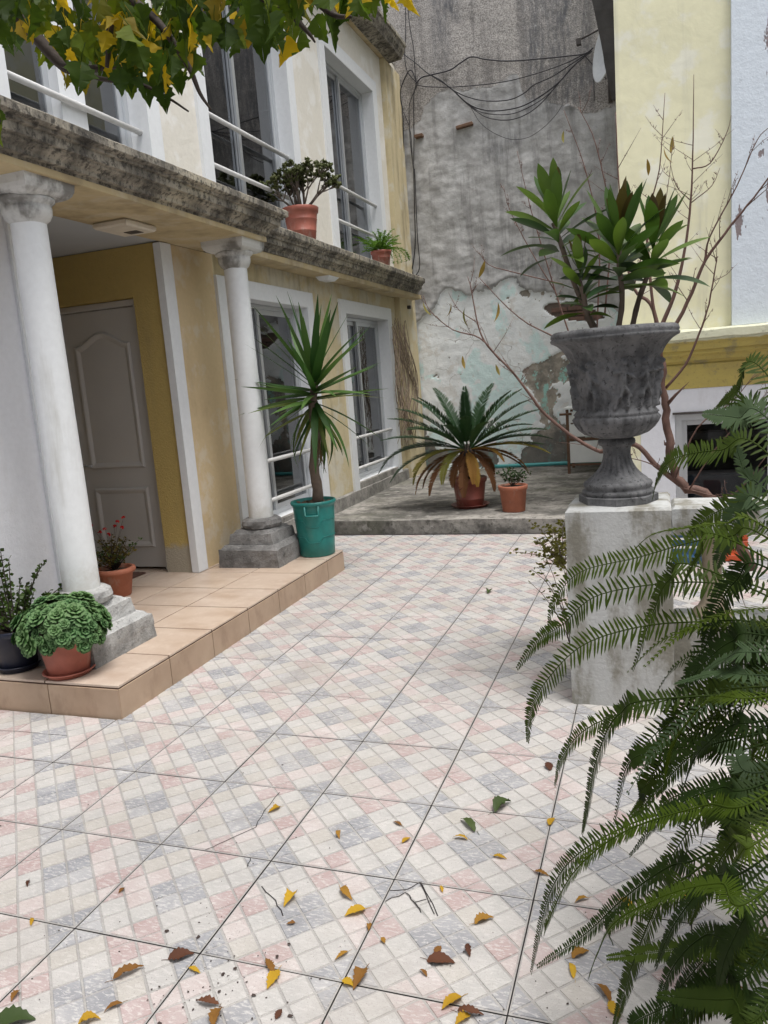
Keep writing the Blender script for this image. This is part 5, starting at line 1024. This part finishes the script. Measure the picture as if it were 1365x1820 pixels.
for i in range(25):
    yb_ = R.uniform(1090, 1480) if i < 20 else R.uniform(1480, 1780); xt = R.uniform(1110, 1330); dp = 2.15-(yb_-960)/820*.75; yt = yb_+R.uniform(10, 130)*(1365-xt)/180
    fr([(1400, yb_-R.uniform(0, 60)), ((1365+xt)/2+R.uniform(-10, 20), yb_-R.uniform(-10, 35)), (xt+R.uniform(0, 25), yt-R.uniform(5, 30)), (xt-12, yt+R.uniform(5, 45))], dp, dp+R.uniform(-.05, .12), R.choice((G, G, Dk, Dk, Dk, Lg)), roll=R.uniform(.2, 1.3))

# ---- tree whose leafy branch hangs over the court, top left
tl = thing('courtyard_tree', 'leafy branch with green and yellow lobed leaves overhanging at top left', 'tree', (-2.75, .55, 0))
m = MB(); C_ = spline([(-2.75, .55, -.02), (-2.72, .6, .9), (-2.62, .7, 1.8), (-2.4, .95, 2.5)], 16); m.tube(C_, [.11-.05*i/16 for i in range(17)], 12); m.build('trunk', M_BARKD, tl)
def tb_(pts, r0_, r1_, Y):
    P = [Vector(p) if len(p) == 3 else atY(p[0], p[1], Y) for p in pts]; n_ = 5*(len(P)-1); C_ = spline(P, n_); m = MB(); m.tube(C_, [r0_+(r1_-r0_)*i/n_ for i in range(n_+1)], 6); m.build('branch', M_BARKD, tl); return C_
tb_([(-2.4, .95, 2.5), (-2.0, 1.3, 2.7), (-60, -60), (20, 10), (60, 60), (110, 115), (140, 125), (220, 115), (290, 115)], .026, .004, 1.6)
tb_([(-2.4, .95, 2.5), (-1.7, 1.3, 2.75), (120, -60), (260, 20), (330, 110), (355, 165), (375, 195)], .015, .002, 1.5)
tb_([(-1.7, 1.3, 2.75), (200, -120), (380, -40), (500, 15), (545, 55), (560, 75)], .014, .002, 1.55)
tb_([(380, -40), (520, -20), (590, 25), (625, 30)], .01, .003, 1.55); tb_([(110, 115), (180, 140), (250, 150), (300, 175), (335, 198)], .006, .002, 1.55); tb_([(200, -40), (195, 60), (190, 120)], .01, .004, 1.5); tb_([(-2.0, 1.3, 2.7), (-80, 60), (-40, 180), (0, 215)], .015, .003, 1.5)
def lobed(v):
    """three-lobed toothed leaf hanging along +x, folded along the midrib"""
    rr = random.Random(v); m = MB(); L_ = .088
    half = [(-.02, .03), (.02, .20), (.12, .30), (.16, .46), (.27, .43), (.40, .54), (.43, .40), (.50, .30), (.58, .31), (.64, .24), (.74, .22), (.80, .13), (.90, .09), (1.04, 0)]
    fo = (.25, .5, .75, .4)[v]; cu = (.5, .25, .8, -.2)[v]
    def P(x, y): x *= L_; y *= L_*(.92+.16*rr.random()); return (x*(1-.12*cu*cu), y*cos(fo), abs(y)*sin(fo)-cu*x*x/L_*.45+.004*rr.uniform(-1, 1))
    spine = [(0, 0), (.3, 0), (.55, 0), (.8, 0)]
    for sg in (1, -1):
        H = [P(x, y*sg) for x, y in half]; S = [P(x, 0) for x, y in spine]; vs = S+H
        fs = [(0, 4, 5), (0, 5, 6), (0, 6, 1), (1, 6, 7), (1, 7, 8), (1, 8, 9), (1, 9, 10), (1, 10, 2), (2, 10, 11), (2, 11, 12), (2, 12, 13), (2, 13, 3), (3, 13, 14), (3, 14, 15), (3, 15, 16), (3, 16, 17)]
        m.add(vs, [f if sg > 0 else f[::-1] for f in fs], 0, True)
    m.tube([(0, 0, 0), (-.02, 0, .008), (-.045, .004, .02)], [.0016, .0013, .0013], 4)
    return m.mesh('leaf', L_MG)
MM = [lobed(v) for v in range(4)]
def tleaf(px, py, Y, sc, mt):
    d = Vector((R.uniform(-.5, .5), R.uniform(-.4, .4), -1)); inst('leaf', R.choice(MM), frame(atY(px, py, Y), d, R.uniform(0, 6.3), sc*(.92 if mt in (L_MY, L_MO) else 1)), tl, mt)
def zone(n, x0, x1, y0f, y1f, mats, Y=(1.4, 1.85), s=(.5, .82)):
    for i in range(n): x = R.uniform(x0, x1); tleaf(x, R.uniform(y0f(x), y1f(x)), R.uniform(*Y), R.uniform(*s), R.choice(mats))
gm = [L_MG]*6+[L_ML]*3+[L_MY]*2+[L_MO]
dk = [L_MG]*6+[L_ML]*3+[L_MO]+[L_MY]
zone(44, -30, 110, lambda x: -60, lambda x: 45, dk); zone(120, 90, 340, lambda x: -70, lambda x: 85, dk); zone(46, 190, 330, lambda x: 40, lambda x: 128, dk); zone(90, 320, 540, lambda x: -70, lambda x: 52-.06*(x-330), dk); zone(34, 500, 670, lambda x: -70, lambda x: -4, gm)
zone(24, 110, 350, lambda x: 40, lambda x: 112, gm)
for (x, y, sc, mt) in [(75, 70, .9, L_ML), (146, 120, .85, L_MO), (117, 130, .5, L_MO), (252, 138, .9, L_MG), (290, 148, .75, L_MG), (236, 110, .7, L_MY), (262, 128, .6, L_MY), (345, 95, .7, L_MG), (360, 110, .6, L_MG), (376, 62, .5, L_MY), (508, 62, .85, L_MY), (535, 58, .8, L_ML), (575, 22, .95, L_MG), (560, 30, .8, L_MG), (612, -5, .95, L_MG), (648, -30, .9, L_ML), (672, -15, .8, L_MG), (690, -30, .8, L_MY), (727, -24, .85, L_MY), (602, -15, .7, L_MY), (460, 42, .95, L_MG), (430, 48, .9, L_MG), (400, 38, .9, L_MG), (445, 30, .8, L_MO), (0, 195, .6, L_MG), (3, 222, .7, L_ML), (190, 20, 1., L_MY), (212, 40, 1., L_MO), (258, 88, .8, L_MY), (20, 45, .9, L_MG), (40, 30, .9, L_MG), (50, -5, .9, L_MO), (100, 15, .7, L_MG), (8, 60, .6, L_MG), (480, 50, .7, L_MG)]:
    tleaf(x, y, R.uniform(1.45, 1.7), sc*.85, mt)

# ================================================================== SMALL THINGS
cb = thing('cable_bundle', 'tangle of black cables drooping across the top of the grey wall', 'cables', atY(735, 480, YB-.06))
def cable(pts, r=.007, Y=YB-.055, Y2=None):
    P = [atY(x, y, Y+((Y2-Y)*i/(len(pts)-1) if Y2 else 0)) for i, (x, y) in enumerate(pts)]; m = MB(); C_ = spline(P, 10*(len(P)-1)); m.tube(C_, r, 5); m.build('cable', M_CABLE, cb)
z3 = lambda l: [(700+x/3.4125, y/3.4125) for x, y in l]
cable(z3([(70, -20), (72, 200), (66, 330), (80, 430), (135, 500)])); cable(z3([(80, -20), (95, 150), (120, 300), (128, 430), (135, 500), (120, 600), (122, 820), (120, 1020)])); cable(z3([(60, 330), (130, 380), (200, 440), (235, 460)]))
cable(z3([(132, 510), (170, 470), (225, 455), (340, 425), (400, 385), (470, 345), (560, 360), (700, 370), (900, 355), (1050, 340), (1160, 325), (1210, 290)]), .010); cable(z3([(135, 515), (200, 525), (340, 528), (520, 515), (700, 490), (900, 435), (1050, 380), (1160, 325)])); cable(z3([(225, 455), (290, 490), (350, 540), (440, 585), (560, 612), (700, 605), (790, 565), (850, 515), (960, 465), (1060, 400), (1180, 320)]), .008); cable(z3([(230, 458), (340, 530), (440, 620), (520, 660), (620, 672), (760, 650), (880, 590), (1000, 500), (1090, 400), (1200, 310)]), .009); cable(z3([(350, 540), (450, 635), (560, 710), (690, 728), (800, 695), (900, 620), (1010, 490), (1120, 370)])); cable(z3([(460, 640), (540, 760), (680, 838), (800, 838), (900, 780), (980, 700), (1020, 640)]), .004); cable(z3([(440, 620), (530, 680), (680, 695), (800, 660), (940, 570), (1060, 430)]), .006)
cable(z3([(135, 490), (110, 430), (85, 440), (45, 530), (42, 600), (55, 700), (60, 1020)]), .009); cable([(718, 300), (722, 380), (728, 440), (733, 485), (745, 490)], .008); cable([(735, 290), (737, 380), (738, 430), (734, 470), (728, 492)], .009); cable([(737, 300), (742, 420), (746, 470), (740, 488), (730, 492)], .007); cable(z3([(150, 500), (105, 600), (92, 680), (100, 860), (118, 1020)]), .006); cable(z3([(60, 680), (100, 800), (115, 1000)]), .006); cable(z3([(1210, 375), (1213, 500), (1215, 610)]), .006); cable(z3([(1160, 340), (1230, 420), (1290, 480)]), .006)
# satellite dish and dark board by the corner of the yellow house
dc = atY(1080, 92, 10.9); ds = thing('satellite_dish', 'white satellite dish half hidden by a dark board on the wall', 'satellite dish', dc)
m = MB(); prof = [(.02, -.06), (.14, -.045), (.24, -.01), (.335, .05), (.345, .052), (.345, .06), (.335, .06), (.24, .002), (.14, -.033), (.02, -.048)]
Mx = Matrix.Translation(dc) @ Vector((-.90, -.42, .12)).to_track_quat('Z', 'Y').to_matrix().to_4x4(); m.lathe(prof, (0, 0, 0), 36); m.v = [tuple(Mx @ Vector(v)) for v in m.v]; m.build('reflector', M_DISH, ds)
m = MB(); m.tube([Mx @ Vector((0, 0, -.05)), Mx @ Vector((.0, 0, -.25)), dc+Vector((0, .5, -.3))], .025, 8); m.tube([dc+Vector((0, .5, -.45)), dc+Vector((0, .5, -.1))], .03, 8); m.build('bracket', M_DARKM, ds)
m = MB(); m.tube([Mx @ Vector((.0, .30, .04)), Mx @ Vector((0, .1, .38))], .012, 6); m.box(*[q for a in zip((Mx @ Vector((0, .08, .38)))-Vector((.03, .03, .04)), (Mx @ Vector((0, .08, .38)))+Vector((.03, .03, .04))) for q in a], 0, .006); m.build('receiver_arm', M_DARKM, ds)
p0 = atY(1060, -40, 9.7); p1 = atY(1103, 175, 9.7); m = MB(); e = (p1-p0); nrm_ = Vector((e.z, 0, -e.x)).normalized()
V = []
for i in range(13):
    c_ = p0+e*i/12
    for (a, b) in ((-.09, -.03), (.30, -.03), (.30, .03), (-.09, .03)): v = c_+nrm_*-a*1+Vector((0, b, 0)); v += noise.noise_vector(v*6)*.012; V.append(tuple(v))
m.add(V, [(i*4+j, i*4+(j+1) % 4, i*4+4+(j+1) % 4, i*4+4+j) for i in range(12) for j in range(4)]+[(3, 2, 1, 0), (48, 49, 50, 51)]); tag(m.build('weathered_board', simple('tar_board', (.075, .07, .068), .9, .5, 6, .6, 30)), 'dark weathered board leaning past the corner of the yellow house', 'board')
# white enamel trolley behind the urn
tz0 = tz(-.85, 10.7); to = thing('metal_trolley', 'rusty-framed white enamel trolley against the back wall behind the urn', 'trolley', (-.80, 10.9, tz0))
tx0, tx1, ty0, ty1 = -1.12, -.50, 10.65, 11.25
for (x, y) in ((tx0, ty0), (tx1, ty0), (tx0, ty1), (tx1, ty1)): m = MB(); m.box(x-.018, x+.018, y-.018, y+.018, tz0-.01, tz0+.86, 0, .003); m.build('leg', M_RUST, to)
m = MB(); m.sq([(tx0-.04, tx1+.04, ty0-.04, ty1, tz0+.862), (tx0-.04, tx1+.04, ty0-.04, ty1, tz0+.885)]); m.build('top', M_WPANEL, to)
for (z0_, z1_) in ((.14, .43), (.49, .66), (.68, .83)):
    m = MB(); m.box(tx0+.022, tx1-.022, ty0-.012, ty0+.004, tz0+z0_, tz0+z1_, 0, .004); m.build('panel', M_WPANEL, to)
m = MB(); m.box(tx0+.02, tx1-.02, ty0-.016, ty0+.012, tz0+.10, tz0+.13, 0, .003); m.box(tx0+.02, tx1-.02, ty0-.016, ty0+.012, tz0+.44, tz0+.475, 0, .003); m.build('crossbar', M_RUST, to)
m = MB(); m.tube([(tx0-.10, ty0-.02, tz0+.80), (tx0+.06, ty0-.02, tz0+.80)], .016, 8); m.build('handle', M_RUST, to)
m = MB(); m.tube(spline([(-2.3, YB-.08, .17), (-1.7, YB-.10, .175), (-1.3, YB-.09, .18), (-.6, YB-.12, .17)], 24), .028, 8); tag(m.build('hose', M_TEALP), 'teal hose lying along the foot of the back wall', 'hose')
# dried vine on the far pilaster
m = MB(); rr = random.Random(4)
for i in range(44):
    a = atX(700+rr.uniform(-4, 22), 565+rr.uniform(0, 60), XF+.085); b = atX(718+rr.uniform(-16, 26), 690+rr.uniform(-20, 30), XF+.09); c_ = atX(732+rr.uniform(-26, 10), 790+rr.uniform(-60, 10), XF+.10)
    C_ = spline([a, a.lerp(b, .5)+Vector((rr.uniform(0, .03), rr.uniform(-.1, .1), 0)), b, c_], 10); m.tube(C_, .0045, 3)
stuff(tag(m.build('dry_vine', M_VINE), 'dried brown vine stems clinging to the far pilaster', 'vine'))
# door mat
m = MB(); nx = 24
V = [(-4.53+.62*i/nx, 4.72+.36*j/12, HP+.012+.004*noise.noise(Vector((i*.9, j*.9, 0)))) for j in range(13) for i in range(nx+1)]
m.add(V, [(j*(nx+1)+i, j*(nx+1)+i+1, (j+1)*(nx+1)+i+1, (j+1)*(nx+1)+i) for j in range(12) for i in range(nx)])
m.box(-4.53, -3.91, 4.72, 5.08, HP+.001, HP+.008); tag(m.build('door_mat', M_MAT), 'dark brown mat lying before the white door', 'door mat')
# fallen leaves
def fallen_mesh(seed, narrow):
    rr = random.Random(seed); m = MB(); L_ = 1.0; n_ = 12; vs = []
    w_ = .17 if narrow else .27; cu = rr.uniform(.3, 1.0); fo = rr.uniform(.3, 1.1); se = rr.uniform(.08, .2); bend = rr.uniform(-.25, .25)
    for i in range(n_+1):
        t = i/n_; w = w_*(sin(pi*t**.8)**.9 if 0 < t < 1 else 0)*(1-.25*t)+.003; w *= 1+se*(1 if i % 2 else -1); z_ = cu*(.25-(t-.5)**2)*.6
        yb_ = bend*(t-.5)**2*4*.3; vs += [(t-.5, yb_+w, z_+fo*w*.8+.03*rr.random()), (t-.5, yb_, z_), (t-.5, yb_-w*rr.uniform(.85, 1.1), z_+fo*w*rr.uniform(.3, 1.1))]
    m.add(vs, [q for i in range(n_) for q in ((i*3, i*3+1, i*3+4, i*3+3), (i*3+1, i*3+2, i*3+5, i*3+4))], 0, True)
    m.tube([(-.5, 0, vs[1][2]), (-.62, .02, .02), (-.75, .05, .01)], [.012, .010, .008], 4); mn = min(v[2] for v in m.v); m.v = [(x, y, z_-mn) for x, y, z_ in m.v]
    return m.mesh('fallen_leaf', L_FY)
FM = [[fallen_mesh(i+1, False) for i in range(5)], [fallen_mesh(i+20, True) for i in range(4)]]
Y_, B_, D_, G_, P_ = L_FY, L_FB, L_FD, L_FG, L_FP
FALL = [(488, 1440, .05, Y_, 0, 'small yellow leaf beside a cracked tile left of centre'), (601, 1484, .05, B_, 1, 'brown pointed leaf left of the two green leaves on the tiles'), (706, 1464, .04, B_, 1, 'curled tan leaf just above a tile joint, left of the green leaves'), (722, 1493, .035, Y_, 0, 'yellow bit of leaf on the joint below the curled tan leaf'), (834, 1466, .085, G_, 1, 'dark green curled leaf, the lower of two on the tiles'), (892, 1434, .085, G_, 0, 'broad green leaf, the upper of two on the tiles'), (818, 1490, .05, Y_, 1, 'yellow leaf tucked under the lower green leaf'), (889, 1524, .042, Y_, 1, 'thin yellow leaf below the green leaves, right of them'), (515, 1600, .062, Y_, 0, 'broad yellow leaf, upper left of the yellow trio near the bottom'), (614, 1590, .07, B_, 1, 'long brownish pointed leaf, uppermost of the trio near the bottom'), (631, 1622, .062, Y_, 0, 'pale yellow oval leaf, lowest of the trio near the bottom'), (517, 1642, .025, B_, 0, 'tiny brown leaf below the broad yellow one'), (656, 1648, .028, B_, 0, 'tiny brown leaf on the joint below the oval leaf'), (681, 1671, .024, B_, 0, 'tiny brown leaf right of the long tile joint'), (607, 1699, .042, B_, 1, 'narrow ochre leaf standing between two tile joints'), (479, 1717, .06, B_, 1, 'rolled ochre leaf lying along a tile joint'), (486, 1741, .062, Y_, 0, 'broad ochre leaf just below the rolled leaf'), (640, 1741, .07, B_, 0, 'brown leaf on the crossing of two tile joints at the bottom'), (619, 1749, .04, Y_, 0, 'yellow leaf beside the brown leaf on the joint crossing'), (860, 1636, .055, B_, 0, 'brown crumpled leaf left of the fern tips'), (784, 1708, .07, D_, 0, 'large dark brown leaf cluster near the bottom centre'), (779, 1690, .035, B_, 0, 'small brown leaf touching the dark cluster from above'), (753, 1729, .03, B_, 1, 'small ochre leaf left below the dark cluster'), (832, 1689, .045, D_, 1, 'dark brown upright leaf right of the cluster'), (803, 1783, .06, Y_, 0, 'yellow leaf at the very bottom right of centre'), (836, 1803, .06, D_, 1, 'dark brown leaf at the bottom edge, right of the yellow one'), (821, 1813, .045, Y_, 0, 'yellow leaf cut by the bottom edge, right of centre'), (785, 1580, .03, Y_, 1, 'small yellow leaf by the cracked tile pieces'), (496, 1803, .03, D_, 0, 'small dark scrap of leaf at the bottom, left of centre'), (216, 1583, .028, B_, 0, 'small tan leaf on a joint in the left part of the floor'), (57, 1638, .035, Y_, 1, 'tiny yellow leaf near the left edge below a joint'), (49, 1571, .035, D_, 1, 'reddish brown sliver of leaf near the left edge'), (322, 1701, .065, D_, 0, 'dark brown leaf above the dirt specks, bottom left'), (229, 1731, .075, B_, 1, 'long golden leaf slanting across a cream tile, bottom left'), (346, 1725, .04, Y_, 1, 'thin upright yellow leaf beside dirt specks'), (26, 1771, .035, B_, 0, 'small brown leaf at the far left bottom'), (201, 1790, .045, B_, 1, 'brown forked leaf near the bottom left'), (368, 1785, .06, D_, 1, 'rusty upright leaf at the bottom among dirt specks'), (159, 1816, .05, Y_, 0, 'yellow leaf cut by the bottom edge, left side'), (383, 1812, .06, B_, 0, 'yellow-brown leaf at the bottom edge under the rusty one'), (24, 1818, .10, G_, 0, 'large green leaf in the bottom left corner'), (975, 1362, .06, D_, 0, 'reddish brown curled leaf under a fern tip'), (980, 1460, .045, Y_, 0, 'yellow leaf on a joint left of the fern'), (1146, 1395, .055, P_, 0, 'pale dry leaf on the tiles behind the fern'), (963, 1553, .045, B_, 1, 'ochre leaf on a long joint beside the fern tip'), (1033, 1600, .045, B_, 1, 'ochre leaf beneath the hanging fern tips'), (1112, 1607, .05, Y_, 0, 'yellow leaf seen between fern fronds'), (1031, 1696, .05, B_, 0, 'ochre leaf below the fern, upper of a pair'), (1018, 1725, .05, Y_, 1, 'ochre leaf below the fern, lower of a pair'), (1073, 1764, .06, B_, 1, 'brown leaf at the bottom below the fern'), (1090, 1793, .05, Y_, 0, 'yellow leaf at the bottom beside a fern tip'), (1220, 1598, .04, Y_, 0, 'yellow leaf on a joint deep under the fern'), (869, 1052, .085, G_, 0, 'olive leaf lying alone on the far tiles'), (1300, 1755, .05, B_, 1, 'orange-brown leaf in the bottom right corner')]
for (px, py, sz, mt, nar, lab) in FALL:
    p = atZ(px, py, .0015); o = inst('fallen_leaf', R.choice(FM[nar]), Matrix.Translation(p) @ Matrix.Rotation(R.uniform(0, 6.28), 4, 'Z') @ Matrix.Rotation(R.uniform(-.12, .12), 4, 'X') @ Matrix.Scale(sz*1.12, 4), None, mt); tag(o, lab, 'fallen leaf', 'fallen leaves on the courtyard floor')
# dirt specks on the tiles
m = MB(); rr = random.Random(2)
for i in range(300):
    if i < 110: px, py = rr.gauss(370, 80), rr.gauss(1740, 60)
    else: px, py = rr.uniform(0, 1300), rr.uniform(980, 1815)
    if py > 1840 or px < -40: continue
    p = atZ(px, py, .0018)
    if p.x < PX1+.02 and p.y > PY0-.02: continue
    s = rr.choice((.0015, .002, .002, .003, .004, .008 if i < 50 else .003)); n_ = 5; a0 = rr.uniform(0, 6)
    V = [(p.x+s*rr.uniform(.4, 1.2)*cos(a0+j*1.256), p.y+s*rr.uniform(.4, 1.2)*sin(a0+j*1.256), p.z+s*rr.uniform(.0, .4)) for j in range(n_)]; m.add(V+[(p.x, p.y, p.z+s*.6)], [(j, (j+1) % n_, n_) for j in range(n_)])
dd = stuff(m.build('debris', simple('dark_debris', (.05, .035, .03), .95))); dd['label'] = 'dark crumbs of dirt and leaf scattered on the tiles'; dd['category'] = 'debris'
